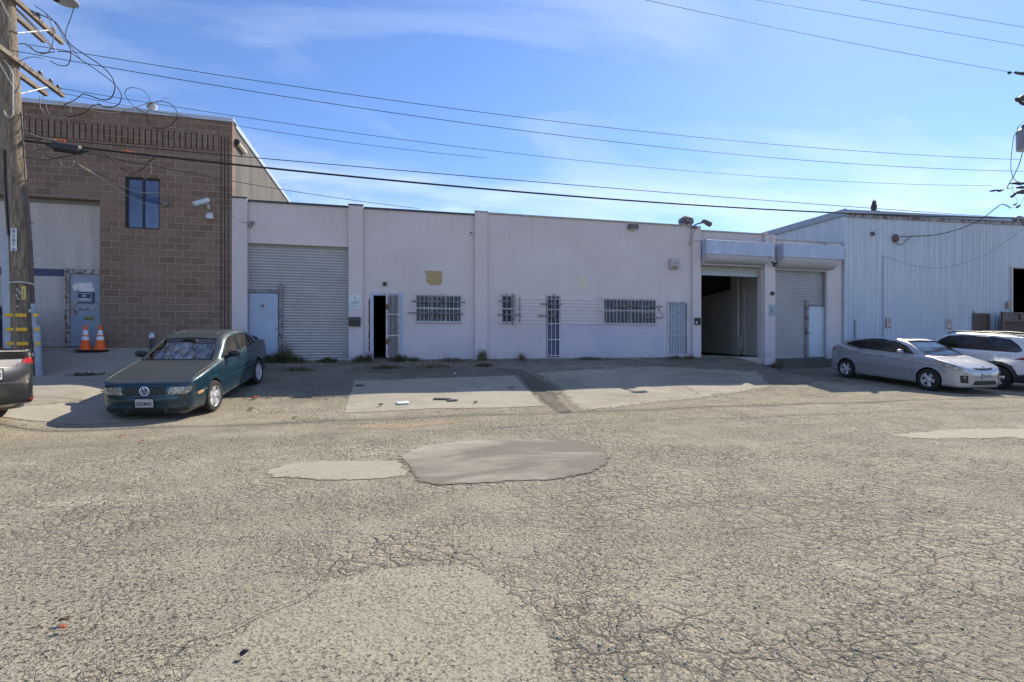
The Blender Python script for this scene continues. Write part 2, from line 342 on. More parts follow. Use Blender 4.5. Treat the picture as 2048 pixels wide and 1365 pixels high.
sheet('asphalt_patch', rounded(gpoly([(790, 912), (850, 892), (960, 880), (1100, 877), (1190, 888), (1224, 915), (1200, 945), (1120, 960), (1000, 968), (880, 974), (830, 965), (815, 945)])), M_patch_dark, .010, jit=.04, seed=8, step=.09)
sheet('asphalt_patch', gpoly([(335, 1420), (400, 1330), (480, 1260), (560, 1200), (660, 1160), (740, 1142), (830, 1132), (930, 1130), (985, 1150), (1020, 1190), (1075, 1240), (1110, 1300), (1140, 1420)]), M_patch_near, .006, raise_=.0, jit=.05, seed=9, step=.05, edgew=.10)
sheet('asphalt_patch', rounded(gpoly([(205, 940), (260, 930), (330, 928), (350, 938), (300, 945), (230, 946)])), M_dust2, .0065, jit=.05, seed=10, step=.08, edgew=.35)
sheet('asphalt_patch', rounded(gpoly([(1760, 868), (1850, 860), (1960, 856), (2080, 862), (2080, 878), (1950, 880), (1840, 880)])), M_patch_smooth, .0065, jit=.08, seed=11, step=.1, edgew=.4)
sheet('tan_dust_streak', rounded(gpoly([(640, 858), (760, 846), (900, 838), (960, 842), (900, 852), (780, 862)])), M_dust, .0068, jit=.05, seed=12, step=.08, edgew=.3)
# cracks: irregular ribbons of dark filler
mbc = MB()
def crack(pp, w=.012, seed=0, mb=mbc):
    pts = [G(*p) for p in pp]; q = []
    for i in range(len(pts)-1):
        n = max(2, int((pts[i+1]-pts[i]).length/.06))
        for k in range(n): q.append(pts[i].lerp(pts[i+1], k/n))
    q.append(pts[-1]); L = []
    for i, v in enumerate(q):
        nv = mnoise.noise_vector(Vector((v.x*5, v.y*5, seed)))*.05; v = v+Vector((nv.x, nv.y, 0))
        t = (q[min(i+1, len(q)-1)]-q[max(i-1, 0)]); t.z = 0; t.normalize(); s = Vector((-t.y, t.x, 0))
        ww = w*(.5+abs(mnoise.noise(Vector((v.x*9, v.y*9, seed+3))))*1.6)*(.25 if i in (0, len(q)-1) else 1)
        L.append((v+s*ww/2, v-s*ww/2))
    vs = [(p.x, p.y, hz(p.x, p.y)+.0215) for a in L for p in a]
    mb.add(vs, [(2*i, 2*i+1, 2*i+3, 2*i+2) for i in range(len(L)-1)])
for i, c in enumerate([
        [(330, 1340), (380, 1290), (470, 1265), (520, 1235), (620, 1200), (650, 1178)],
    [(990, 736), (1050, 762), (1100, 790)], [(706, 757), (860, 752), (1030, 748)],
    [(540, 780), (600, 770), (660, 774)], [(560, 748), (640, 742), (730, 747), (800, 742)], [(1060, 745), (1150, 742), (1210, 752), (1260, 748)],
    [(1180, 735), (1260, 742), (1330, 760), (1400, 790)], [(1560, 800), (1640, 795), (1700, 797)], [(1530, 724), (1600, 738), (1680, 757)],
    
    [(880, 760), (960, 768)], [(30, 815), (200, 800)], [(160, 762), (300, 748)]]): crack(c, .007 if i < 1 else .013, i)
tag(mbc.build('pavement_crack', M_crack), kind='structure')
mbc2 = MB()
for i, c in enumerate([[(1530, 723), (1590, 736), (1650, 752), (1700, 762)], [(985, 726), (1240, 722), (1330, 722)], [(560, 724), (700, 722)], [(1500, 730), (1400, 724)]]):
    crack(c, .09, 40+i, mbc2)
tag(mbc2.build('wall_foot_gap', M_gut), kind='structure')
# loose stones in the foreground
mbs = MB(); rs = random.Random(5)
for i in range(420):
    px = rs.uniform(1050, 2048) if rs.random() < .75 else rs.uniform(0, 2048); py = 960+ (1400-960)*rs.random()**.7
    q = Vector((0, 0, EYE))+Vector((SA+(px-1024)/FPX*CA, CA-(px-1024)/FPX*SA, (682.5-py)/FPX))*(EYE/((py-682.5)/FPX))
    r = rs.choice([.002, .003, .003, .004, .006, .009])*rs.uniform(.7, 1.2); n = 6; a0 = rs.uniform(0, 6)
    ring = [(q.x+math.cos(a0+k*6.283/n)*r*rs.uniform(.8, 1.3), q.y+math.sin(a0+k*6.283/n)*r*rs.uniform(.7, 1.1)) for k in range(n)]
    z = hz(q.x, q.y)+.002; vs = [(x, y, z) for x, y in ring]+[(q.x+(x-q.x)*.6, q.y+(y-q.y)*.6, z+r*rs.uniform(.6, 1)) for x, y in ring]
    mbs.add(vs, [tuple(range(6, 12))]+[(k, (k+1) % 6, 6+(k+1) % 6, 6+k) for k in range(6)])
M_stone = plain('gravel_stone', (.36, .33, .28), .9, vary=.5, scale=40, world=True)
tag(mbs.build('gravel', M_stone), kind='stuff')

# ================= building helpers
def panel(m, x0, x1, z0, z1, y, t, holes=()):
    xs = sorted({x0, x1, *[h[0] for h in holes], *[h[1] for h in holes]}); zs = sorted({z0, z1, *[h[2] for h in holes], *[h[3] for h in holes]})
    xs = [x for x in xs if x0 <= x <= x1]; zs = [z for z in zs if z0 <= z <= z1]
    def solid(i, j):
        if i < 0 or j < 0 or i >= len(xs)-1 or j >= len(zs)-1: return False
        cx = (xs[i]+xs[i+1])/2; cz = (zs[j]+zs[j+1])/2
        return not any(h[0] < cx < h[1] and h[2] < cz < h[3] for h in holes)
    for i in range(len(xs)-1):
        for j in range(len(zs)-1):
            if not solid(i, j): continue
            a, b_, c, d = xs[i], xs[i+1], zs[j], zs[j+1]
            m.add([(a, y, c), (b_, y, c), (b_, y, d), (a, y, d)], [(0, 1, 2, 3)]); m.add([(a, y+t, c), (b_, y+t, c), (b_, y+t, d), (a, y+t, d)], [(3, 2, 1, 0)])
            for (ii, jj, q) in ((i-1, j, [(a, c), (a, d)]), (i+1, j, [(b_, c), (b_, d)]), (i, j-1, [(a, c), (b_, c)]), (i, j+1, [(a, d), (b_, d)])):
                if not solid(ii, jj): m.add([(q[0][0], y, q[0][1]), (q[1][0], y, q[1][1]), (q[1][0], y+t, q[1][1]), (q[0][0], y+t, q[0][1])], [(0, 1, 2, 3)])
    return m
def roller(x0, x1, z0, z1, y, pitch, depth, warp=0, seed=0):
    m = MB(); n = int(round((z1-z0)/pitch)); xs = np.linspace(x0, x1, 2 if not warp else 28); rows = []
    for k in range(n):
        for q, d in ((0, 0), (.06, .35), (.22, .85), (.42, 1), (.62, .92), (.8, .55), (.9, .1), (.96, 0)): rows.append((z0+(k+q)*(z1-z0)/n, d*depth))
    rows.append((z1, 0)); vs = []
    for z, d in rows:
        for x in xs:
            w = 0
            if warp: w = warp*max(0, 1-(z-z0)/1.3)*mnoise.noise(Vector((x*2.1, z*3.0, seed)))
            vs.append((x, y-d-w, z+w*.5))
    c = len(xs); m.add(vs, [(i*c+k, i*c+k+1, (i+1)*c+k+1, (i+1)*c+k) for i in range(len(rows)-1) for k in range(c-1)])
    return m
def bars(m, x0, x1, z0, z1, y, n, hs, r=.008):
    for k in range(n): x = x0+(x1-x0)*k/(n-1); m.tube([(x, y, z0), (x, y, z1)], r, 6)
    for z in hs: m.box(x0-.01, x1+.01, y-.012-.004, y-.004-.004, z-.014, z+.014)
    return m
M_pane = NB('window_glass'); M_pane.set(M_pane.mix(M_pane.ramp(M_pane.noise(M_pane.pos(True), 3, 4), .35, .65), (.012, .016, .03), (.03, .045, .08)), .07, 0, Specular_IOR_Level=.7); M_pane = M_pane.m
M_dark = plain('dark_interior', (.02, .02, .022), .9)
M_black = plain('black_plastic', (.02, .02, .022), .5)
M_whitemetal = rusty('white_painted_steel', (.62, .63, .66), amt=.60, scale=9)
M_barw = rusty('window_bar_paint', (.56, .565, .58), amt=.58, scale=14)
M_rust = rusty('rusted_steel', (.20, .13, .09), rust=(.25, .10, .04), amt=.45, scale=8)
M_greysteel = plain('galvanised_steel', (.34, .35, .36), .45, .6, scale=12)

# ================= brick (block) building
B = thing('brick_building', 'brown concrete block warehouse with ribbed band under the roofline at left', 'building', (-8, 16.35, 1.3))
b = NB('brown_block'); p = b.pos(True); cx = b.n('SeparateXYZ'); b.l(p, cx.inputs[0]); cc = b.n('CombineXYZ'); b.l(cx.outputs[0], cc.inputs[0]); b.l(cx.outputs[2], cc.inputs[1])
br = b.n('TexBrick'); b.l(cc.outputs[0], br.inputs['Vector']); br.inputs['Scale'].default_value = 1; br.inputs['Brick Width'].default_value = .40; br.inputs['Row Height'].default_value = .197; br.inputs['Mortar Size'].default_value = .0105; br.inputs['Mortar Smooth'].default_value = .25
br.inputs['Color1'].default_value = (.215, .145, .108, 1); br.inputs['Color2'].default_value = (.29, .20, .155, 1); br.inputs['Mortar'].default_value = (.46, .37, .30, 1)
grit = b.noise(p, 55, 5, .75); col = b.mix(b.ramp(grit, .35, .7, .0, .45), br.outputs['Color'], (.11, .075, .06)); col = b.mix(b.ramp(b.noise(p, .8, 5), .42, .75, 0, .5), col, (.29, .225, .19))
b.set(col, .95, 0, Specular_IOR_Level=.2); hgt = b.math('SUBTRACT', b.math('MULTIPLY', grit, .55), b.math('MULTIPLY', br.outputs['Fac'], .9)); b.bump(hgt, 1, .012); M_block = b.m
xL = -15.0; xR = X(464.5); zt = Z(464, 241); zg = 1.0
ho = X(200); ztop = Z(100, 395)
mb = MB(); wx0, wx1, wz0, wz1 = X(250), X(320), Z(285, 458), Z(285, 355.5)
panel(mb, xL, xR, zg, zt, 16.35, .3, [(xL+1.0, ho, zg, ztop), (wx0, wx1, wz0, wz1)])
mb.build('wall', M_block, B)
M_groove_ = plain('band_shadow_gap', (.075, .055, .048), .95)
# ribbed soldier band
mb = MB(); z0, z1 = Z(440, 303), Z(440, 272); x = X(36)
while x < X(434): mb.box(x, x+.112, 16.318, 16.349, z0, z1); x += .145
mb.box(xL, X(434), 16.33, 16.349, z1+.002, z1+.03)
mb.build('ribbed_band', M_block, B); MB().box(xL, X(434), 16.344, 16.3485, z0, z1).build('band_slot_shade', M_groove_, B)  # dark sheet behind the ribs: shade of the slots put into its colour
M_groove = plain('groove_dark', (.06, .045, .04), .95)
mb = MB()
for px in (442.5, 449.5, 456.5): mb.box(X(px)-.014, X(px)+.014, 16.343, 16.349, 1.05, Z(px, 274))
mb.build('joint_groove', M_groove, B)
b = NB('side_concrete'); p = b.pos(True); f = b.noise(b.pos(True, scale=(1, .9, .12)), 2.2, 5, .6); wv = b.math('FRACT', b.math('MULTIPLY', b.sepz(p, 1), .82)); ln = b.ramp(wv, 0, .03, 1, 0)
col = b.mix(b.ramp(f, .35, .65), (.10, .09, .08), (.15, .137, .122)); col = b.mix(b.math('MULTIPLY', ln, .7), col, (.08, .07, .065)); b.set(col, .93); b.bump(b.noise(p, 40, 5, .7), .6, .004); M_side = b.m
mb = MB(); mb.box(xR-.25, xR-.002, 16.652, 23.6, zg, zt-.12); mb.box(xR-.25, xR+.0, 23.6, 27, zg, zt-.13); mb.build('side_wall', M_side, B)
mb = MB(); mb.box(xL, xR-.26, 16.66, 27, zt-.5, zt-.4); mb.box(xL-.2, xL, 16.35, 27, zg, zt); mb.build('roof', plain('roof_felt', (.10, .10, .105), .9), B)
mb = MB(); mb.box(xL, xR+.035, 16.30, 16.62, zt-.001, zt+.055); mb.box(xR-.22, xR+.04, 16.621, 27, zt-.119, zt+.03); mb.box(xL, xR+.035, 16.31, 16.345, zt-.06, zt-.002)
mb.build('coping', plain('coping_metal', (.52, .56, .62), .4, .3), B)
# wall pack light tube on the side wall
M_doorb = NB('roller_cream'); d_ = M_doorb; p = d_.pos(True); st = d_.ramp(d_.noise(d_.pos(True, scale=(3, 1, .4)), 2.5, 5), .35, .7)
zst0, zst1 = Z(100, 551), Z(100, 536)
zz = d_.sepz(p, 2); inb = d_.math('MULTIPLY', d_.math('GREATER_THAN', zz, zst0), d_.math('LESS_THAN', zz, zst1))
col = d_.mix(st, (.62, .575, .545), (.52, .485, .465)); col = d_.mix(inb, col, (.085, .115, .19)); d_.set(col, .5, .1); d_.b.inputs['Specular IOR Level'].default_value = .4; M_doorb = d_.m
RD = roller(xL+1.02, ho-.0, 1.34, ztop-.10, 16.60, .052, .02).build('roller_door', M_doorb, B)
mb = MB(); mb.box(xL+1.0, ho, 16.56, 16.66, ztop-.11, ztop-.002); mb.build('door_header', plain('header_dark_steel', (.22, .2, .18), .7), B)  # header box in one even dark steel colour
# personnel door with rusty frame
dx0, dx1 = X(140, 16.45), ho-.004; dzt = Z(165, 547); dzb = 1.33
fr = MB(); fr.box(X(131, 16.45), X(133.5, 16.45), 16.40, 16.5, dzb, Z(133, 536)); fr.box(X(135.5, 16.45), dx0, 16.40, 16.5, dzb, dzt+.12); fr.box(dx0, dx1, 16.40, 16.5, dzt, dzt+.10)
M_frame = rusty('rusted_frame', (.42, .38, .36), rust=(.20, .08, .035), amt=.49, scale=9)
b = NB('blue_rusty_door'); p = b.pos(True); f = b.noise(p, 3.5, 7, .66); g = b.noise(b.pos(True, scale=(6, 1, .5)), 2.2, 6, .7)
c = b.mix(b.ramp(f, .3, .7), (.22, .27, .36), (.34, .40, .50)); c = b.mix(b.ramp(g, .60, .68, 0, .8), c, (.27, .14, .07)); b.set(c, .55); b.bump(f, .4, .003); M_bdoor = b.m
D1 = MB().box(dx0+.003, dx1-.003, 16.455, 16.50, dzb+.02, dzt-.004).build('door', M_bdoor, B)
fr.build('door_frame', M_frame, D1)
hw = MB(); zc = Z(142, 624, 16.45); hw.cbox(X(139.5, 16.45)+.06, X(152, 16.45), 16.44, 16.453, Z(145, 631, 16.45), Z(145, 604, 16.45), .003); hw.lathe([(.0, 0), (.025, .002), (.028, .03), (.0, .045)], (X(142, 16.45)+.1, 16.44, zc), (0, -1, 0), 12); hw.box(dx0+.1, dx1, 16.436, 16.452, Z(165, 620, 16.45), Z(165, 617, 16.45)); hw.box(dx0+.1, dx1-.02, 16.436, 16.452, Z(165, 607, 16.45), Z(165, 605, 16.45))
hw.build('lock_plate', M_frame, D1)
ml = MB(); ml.cbox(X(170, 16.45), X(187.5, 16.45), 16.435, 16.454, Z(179, 640, 16.45), Z(179, 634.5, 16.45), .003); ml.build('mail_slot', plain('brass', (.25, .2, .05), .4, .7), D1)
# torn white paper on the door
tp = MB(); rs = random.Random(3); pts = [(145, 571), (150, 568), (158, 566), (170, 566), (184, 566), (184, 571), (187, 577), (188, 584), (175, 584), (160, 583), (155, 579), (150, 581), (148, 583), (146, 577)]
tp.prism([(X(a, 16.45), Z(a, c_, 16.45)) for a, c_ in pts], (0, 16.452, 0), (1, 0, 0), (0, 0, 1), (0, -.004, 0)); tag(tp.build('torn_poster', plain('torn_paper', (.72, .71, .68), .8, vary=.2, scale=14)), 'torn white paper strip stuck above the parking sign on the rusty blue door', 'poster')
SG = thing('parking_sign', 'small navy sign lettered NO PARKING on the rusty blue door', 'sign', P(171, 596, 16.43))
x0, x1, z0, z1 = X(154.5, 16.43), X(188, 16.43), Z(171, 607, 16.43), Z(171, 584.5, 16.43)
MB().box(x0, x1, 16.425, 16.445, z0, z1).build('board', plain('navy_sign', (.03, .045, .12), .5), SG)
tm = MB(); cxs = (x0+x1)/2-.03
text(tm, 'NO', .1, Matrix.Translation((cxs, 16.422, z0+(z1-z0)*.66))@FACE, w=.095, h=.065, bold=.002); text(tm, 'PARKING', .1, Matrix.Translation((cxs, 16.422, z0+(z1-z0)*.34))@FACE, w=.30, h=.075, bold=.002)
for (a, b_, c, d) in ((cxs-.175, cxs+.175, z0+.035, z0+.043), (cxs-.175, cxs+.175, z1-.045, z1-.037), (cxs-.175, cxs-.167, z0+.044, z1-.046), (cxs+.167, cxs+.175, z0+.044, z1-.046)): tm.box(a, b_, 16.421, 16.424, c, d)
tm.build('lettering', plain('sign_white', (.75, .76, .8), .5), SG)
# upstairs window
WN = MB().box(wx0+.03, wx1-.03, 16.43, 16.45, wz0+.03, wz1-.03)
b = NB('blue_window_glass'); p = b.pos(True, scale=(1, 1, 1)); st = b.math('FRACT', b.math('MULTIPLY', b.sepz(p, 0), 5.2)); sm_ = b.math('MULTIPLY', b.ramp(st, .0, .16, 1, 0), .35)
b.set(b.mix(sm_, b.mix(b.ramp(b.noise(p, 1.6, 3), .4, .6), (.035, .06, .16), (.06, .10, .24)), (.16, .2, .32)), .12, 0, Specular_IOR_Level=.8); M_bwin = b.m
FRM = MB(); 
for a in ((wx0, wx0+.05, wz0, wz1), (wx1-.04, wx1, wz0, wz1), (wx0+.05, wx1-.04, wz0, wz0+.04), (wx0+.05, wx1-.04, wz1-.05, wz1), ((wx0+wx1)/2-.025, (wx0+wx1)/2+.02, wz0+.04, wz1-.05)): FRM.box(a[0], a[1], 16.40, 16.428, a[2], a[3])
WF = FRM.build('window', plain('black_frame', (.018, .017, .018), .5), B); WN.build('pane', M_bwin, WF)
MB().box(wx0-.05, wx1+.05, 16.8, 16.9, wz0-.1, wz1+.1).build('blind', M_dark, WF)

# ================= white stucco building
WB = thing('stucco_building', 'long low off white stucco workshop with roller doors and barred windows', 'building', (6, 16.35, .9))
b = NB('stucco_paint'); p = b.pos(True); zz = b.sepz(p, 2); xx = b.sepz(p, 0)
big = b.noise(p, .5, 5, .6); st = b.noise(b.pos(True, scale=(2.2, 1, .16)), 2.2, 6, .65); sp = b.noise(p, 7, 6, .7)
c = b.mix(b.ramp(big, .3, .7), (.60, .535, .52), (.67, .60, .59)); c = b.mix(b.ramp(st, .58, .78, 0, .35), c, (.50, .44, .41))
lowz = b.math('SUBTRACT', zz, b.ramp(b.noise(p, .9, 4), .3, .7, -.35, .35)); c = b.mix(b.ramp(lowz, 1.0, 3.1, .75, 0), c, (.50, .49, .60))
# bluer roller-painted patch under the boards
inp = b.math('MULTIPLY', b.math('MULTIPLY', b.math('GREATER_THAN', xx, X(1119)), b.math('LESS_THAN', xx, X(1330))), b.math('LESS_THAN', zz, Z(1200, 650)))
c = b.mix(b.math('MULTIPLY', inp, .6), c, (.43, .445, .62))
c = b.mix(b.math('MULTIPLY', b.ramp(zz, 4.5, 5.7), b.ramp(b.noise(b.pos(True, scale=(4, 1, .12)), 3, 5, .7), .5, .7, 0, .4)), c, (.42, .37, .34)); c = b.mix(b.ramp(b.noise(b.pos(True, scale=(1, 1, 1.6), loc=(3, 1, 2)), .7, 2, .4), .5, .54, 0, .22), c, (.68, .63, .66)); c = b.mix(b.ramp(sp, .66, .74, 0, .75), c, (.25, .22, .21)); foot = b.math('MULTIPLY', b.ramp(zz, .95, 1.2, 1, 0), b.ramp(b.noise(p, 6, 6, .7), .42, .6)); c = b.mix(b.math('MULTIPLY', foot, .35), c, (.30, .27, .24))
b.set(c, .85, 0, Specular_IOR_Level=.3); b.bump(b.math('ADD', b.noise(p, 70, 4, .6), b.math('MULTIPLY', b.noise(p, 2.0, 4), 1.6)), .5, .008); M_stucco = b.m
YF = 16.45; ZB = .6
w1 = (X(832, YF), X(922, YF), Z(877, 645, YF), Z(877, 592, YF)); w2 = (X(1004, YF), X(1029, YF), Z(1017, 646, YF), Z(1017, 592, YF)); w4 = (X(1208, YF), X(1312, YF), Z(1260, 648, YF), Z(1260, 600, YF))
nd = (X(1093, YF), X(1119, YF), .93, Z(1106, 593, YF)); d2 = (X(743, YF), X(802, YF), .86, Z(772, 589, YF)); d3 = (X(1334, YF), X(1375, YF), 1.0, Z(1355, 603, YF))
r1 = (X(495, YF), X(697, YF), .6, 4.46); g2 = (X(1402.5, YF), X(1524, YF), .5, 4.6); r3 = (X(1551, YF), X(1654, YF), .80, 4.4)
xa, xb, xc, xd, xe = X(463, YF), X(950, YF), X(1387, YF), X(1545, YF), X(1687, YF)
ZTA, ZTC, ZTD, ZTE = 5.70, 5.78, 5.64, 5.46
mb = MB(); panel(mb, xa+.02, xb, ZB, ZTA, YF, .25, [w1, d2, r1]); mb.build('front_wall', M_stucco, WB)
mb = MB(); panel(mb, xb+.001, xc, ZB, ZTC, YF, .25, [w2, w4, nd, d3]); mb.build('front_wall', M_stucco, WB)
mb = MB(); panel(mb, xc+.001, xd, ZB, ZTD, YF, .25, [g2]); panel(mb, xd+.001, xe, ZB, ZTE, YF, .25, [r3]); mb.build('front_wall', M_stucco, WB)
def pil(pa, pb, zt_, y=16.33, nm='pilaster'):
    m = MB(); m.cbox(X(pa, y), X(pb, y), y, YF-.002, .55, zt_, .008); return m.build(nm, M_stucco, WB)
pil(463.5, 494, 5.76); pil(697, 726, 5.76); pil(950, 975, 5.80); pil(1386, 1402, 5.80); pil(1530, 1551, 5.62); pil(1654.5, 1684, 5.44)
M_cop = plain('dark_coping', (.05, .06, .085), .6); M_cop2 = plain('tan_coping', (.40, .36, .32), .8, vary=.3, scale=4)
mb = MB(); mb.box(xa, X(726), 16.40, 16.74, ZTA+.001, ZTA+.055); mb.box(X(727), xb-.02, 16.40, 16.74, ZTA+.001, ZTA+.055)
for a, c_ in ((463, 494.5), (696.5, 727)): mb.box(X(a), X(c_), 16.31, 16.398, 5.762, 5.80)
mb.build('coping', M_cop, WB)
mb = MB(); mb.box(xb+.01, xc, 16.41, 16.74, ZTC+.001, ZTC+.05); mb.box(xc+.01, xd, 16.41, 16.74, ZTD+.001, ZTD+.045); mb.box(xd+.01, xe, 16.41, 16.74, ZTE+.001, ZTE+.04); mb.box(X(949.5), X(975.5), 16.31, 16.408, 5.802, 5.84)
mb.build('coping', M_cop2, WB)
mb = MB(); mb.box(xa+.1, xe-.1, 16.75, 34, 5.0, 5.1); mb.box(xa+.05, xa+.2, 16.71, 34, .6, 5.3); mb.box(xe-.2, xe-.05, 16.71, 34, .6, 5.2); mb.box(xa+.2, xe-.2, 33.8, 34, .6, 5.2); mb.build('roof', plain('roof_gravel', (.2, .19, .18), .9), WB)
# roller door 1
b = NB('roller_grey'); p = b.pos(True); st = b.ramp(b.noise(b.pos(True, scale=(1, 1, 1.2)), 1.3, 5, .6), .35, .7); b.set(b.mix(st, (.50, .50, .505), (.42, .42, .43)), .5, .1); M_roll = b.m
RD1 = roller(r1[0]+.002, r1[1]-.002, .88, 4.46, 16.60, .088, .044).build('roller_door', M_roll, WB)
MB().box(r1[0], r1[1], 16.55, 16.60, 4.40, 4.459).build('door_header', plain('header_tan', (.3, .28, .24), .8), WB)
b = NB('pale_blue_door'); p = b.pos(True); f = b.noise(p, 2.2, 6, .6); b.set(b.mix(b.ramp(f, .3, .7), (.33, .40, .54), (.40, .48, .62)), .5); M_pdoor = b.m
md = MB(); md.cbox(r1[0]+.01, X(556, 16.52), 16.52, 16.565, .90, Z(528, 587, 16.52), .006); mdo = md.build('door', M_pdoor, WB)
mf = MB(); mf.box(X(558, 16.50), X(565, 16.50), 16.49, 16.57, .88, Z(562, 570, 16.50)); mf.box(r1[0], X(557.5, 16.5), 16.50, 16.566, Z(528, 586, 16.52), Z(528, 580, 16.52)); mf.build('door_post', M_rust if False else rusty('post_steel', (.25, .25, .27), rust=(.12, .07, .05), amt=.5, scale=7), mdo)
MB().lathe([(0, 0), (.03, .005), (.03, .04), (0, .05)], (X(553, 16.5), 16.52, Z(553, 657, 16.5)), (0, -1, 0), 12).build('door_knob', M_greysteel, mdo)
st_ = MB(); c0 = P(525, 612, 16.515); st_.add([c0+Vector((-.06, 0, 0)), c0+Vector((0, 0, -.06)), c0+Vector((.06, 0, 0)), c0+Vector((0, 0, .06))], [(0, 1, 2, 3)]); st_.build('hazard_sticker', plain('sticker', (.2, .1, .12), .6, vary=.6, scale=30), mdo)
# frame + door 2 (open gate)
M_dframe = plain('door_frame_blue', (.42, .47, .60), .5)
ff = MB(); ff.box(d2[0]-.04, d2[0]+.06, 16.43, 16.7, d2[2], d2[3]+.05); ff.box(d2[1]-.03, d2[1]+.07, 16.43, 16.7, d2[2], d2[3]+.05); ff.box(d2[0]+.06, d2[1]-.03, 16.43, 16.7, d2[3]-.04, d2[3]+.05)
DF = ff.build('door_frame', M_dframe, WB)
MB().box(d2[0], d2[1], 16.42, 16.72, .80, .875).build('threshold', plain('threshold_concrete', (.3, .29, .27), .9), DF)
gt = MB(); gw = X(802)-X(774); gz0, gz1 = .98, Z(790, 586, 16.3)
gM = Matrix.Translation((X(803, 16.38)-.06, 16.40, 0))@Matrix.Rotation(math.radians(14), 4, 'Z')
gm = lambda a0, a1, b0, b1, c0_, c1_: gt.box(a0, a1, b0, b1, c0_, c1_, gM)
gm(-gw, -gw+.05, -.02, .02, gz0, gz1); gm(-.04, 0, -.02, .02, gz0, gz1)
for z in (gz0, gz0+(gz1-gz0)*.33, gz0+(gz1-gz0)*.66, gz1-.03): gm(-gw+.05, -.04, -.012, .012, z, z+.03)
for k in range(8): x_ = -gw+.05+(gw-.09)*(k+.5)/8; gt.tube([gM@Vector((x_, -.0, gz0+.03)), gM@Vector((x_, -.0, gz1-.03))], .009, 6)
GT = gt.build('security_gate', M_barw, WB)
for z in (gz1-.45, gz0+.5): MB().cbox(-gw-.01, -gw+.07, -.035, -.022, z-.09, z+.09, .004, gM).build('hinge', M_rust, GT)
rp_ = MB(); rs = random.Random(2)
for k in range(26): z = 1.15+k*.065; rp_.cbox(X(738.5, YF)-.02+rs.uniform(-.012, .012), X(741, YF)+.01+rs.uniform(-.01, .015), YF-.014, YF-.001, z, z+rs.uniform(.066, .08), .003)
rp_.build('torn_hinge_strip', M_rust, WB)
# windows
def window(w, nb, hs, bx=None, dark=M_pane, grime=None, mull=1, bary=None):
    f = MB(); a, c_, z0, z1 = w; t = .03
    for q in ((a, a+t, z0, z1), (c_-t, c_, z0, z1), (a+t, c_-t, z0, z0+t), (a+t, c_-t, z1-t, z1)): f.box(q[0]+.001, q[1]-.001, YF+.03, YF+.07, q[2]+.001, q[3]-.001)
    for k in range(mull): x_ = a+(c_-a)*(k+1)/(mull+1); f.box(x_-.012, x_+.012, YF+.035, YF+.065, z0+t, z1-t)
    f.box(a+t, c_-t, YF+.036, YF+.064, (z0+z1)/2-.012, (z0+z1)/2+.012)
    F = f.build('window', plain('aluminium_frame', (.38, .39, .41), .5, .3), WB)
    MB().box(a+t+.001, c_-t-.001, YF+.05, YF+.056, z0+t+.001, z1-t-.001).build('pane', dark, F)
    sl_ = MB().cbox(a-.03, c_+.03, YF-.03, YF+.03, z0-.035, z0-.002, .004); sl_.build('sill', M_stucco, F)
    g = MB(); yb = YF-.09; a2, c2 = bx or (a-.02, c_+.02)
    bars(g, a2, c2, z0-.03, z1+.06, yb, nb, hs)
    for z in (z0-.02, z1+.03):
        for x_ in (a2, c2): g.box(x_-.008, x_+.008, yb, YF+.0, z-.008, z+.008)
    g.build('security_bars', M_barw, F)
    return F
b = NB('window_glass_reflect'); p = b.pos(True); k = b.vor(p, 4, 'F1', 'Distance'); b.set(b.mix(b.ramp(b.noise(p, 5, 5, .7), .38, .66), (.012, .014, .022), (.06, .08, .12)), .15, 0, Specular_IOR_Level=.35); M_pane2 = b.m
rusty_br = rusty('bracket_steel', (.22, .22, .25), amt=.5, scale=10)
W1 = window(w1, 12, [w1[2]+.02, (w1[2]+w1[3])/2+.02, w1[3]+.02], mull=2, dark=M_pane2)
W2 = window(w2, 4, [w2[2]+.02, (w2[2]+w2[3])/2+.02, w2[3]+.02], mull=0, dark=M_pane2)
W4 = window(w4, 17, [w4[2]+.0, (w4[2]+w4[3])/2+.04, w4[3]+.02], bx=(X(1198), X(1312)), mull=3, dark=M_pane2)
for (pa, pb, py) in ((823, 930, 604), (815, 926, 627), (996, 1020, 603), (995, 1042, 630), (1082, 1122, 609), (1077, 1110, 632), (1225, 1324, 613), (1290, 1325, 636)):
    z = Z((pa+pb)/2, py, YF-.1); bb = MB(); bb.cbox(X(pa, YF-.1), X(pb, YF-.1), YF-.125, YF-.108, z-.022, z+.022, .003); bb.build('bar_bracket', rusty_br, WB)
for (px, a, c_) in ((1039, 595, 645), (1013, 587, 650), (1025, 588, 652), (1107, 588, 640)): bb = MB(); bb.cbox(X(px, YF-.1)-.018, X(px, YF-.1)+.018, YF-.145, YF-.127, Z(px, c_, YF-.1), Z(px, a, YF-.1), .003); bb.build('bar_bracket', rusty_br, WB)
# narrow barred door
ND = MB().box(nd[0]+.001, nd[1]-.001, YF+.06, YF+.1, nd[2], nd[3]-.001).build('door', plain('navy_door', (.07, .09, .17), .4), WB)
g = MB(); bars(g, nd[0]+.02, nd[1]-.02, nd[2]+.02, nd[3]+.05, YF-.05, 4, [1.0, 1.55, Z(1106, 648, YF), Z(1106, 620, YF), nd[3]-.1], r=.011); g.build('security_bars', M_barw, ND)
MB().box(nd[0]+.04, nd[1]-.04, YF+.05, YF+.058, Z(1106, 645, YF), nd[3]-.06).build('pane', M_pane2, ND)
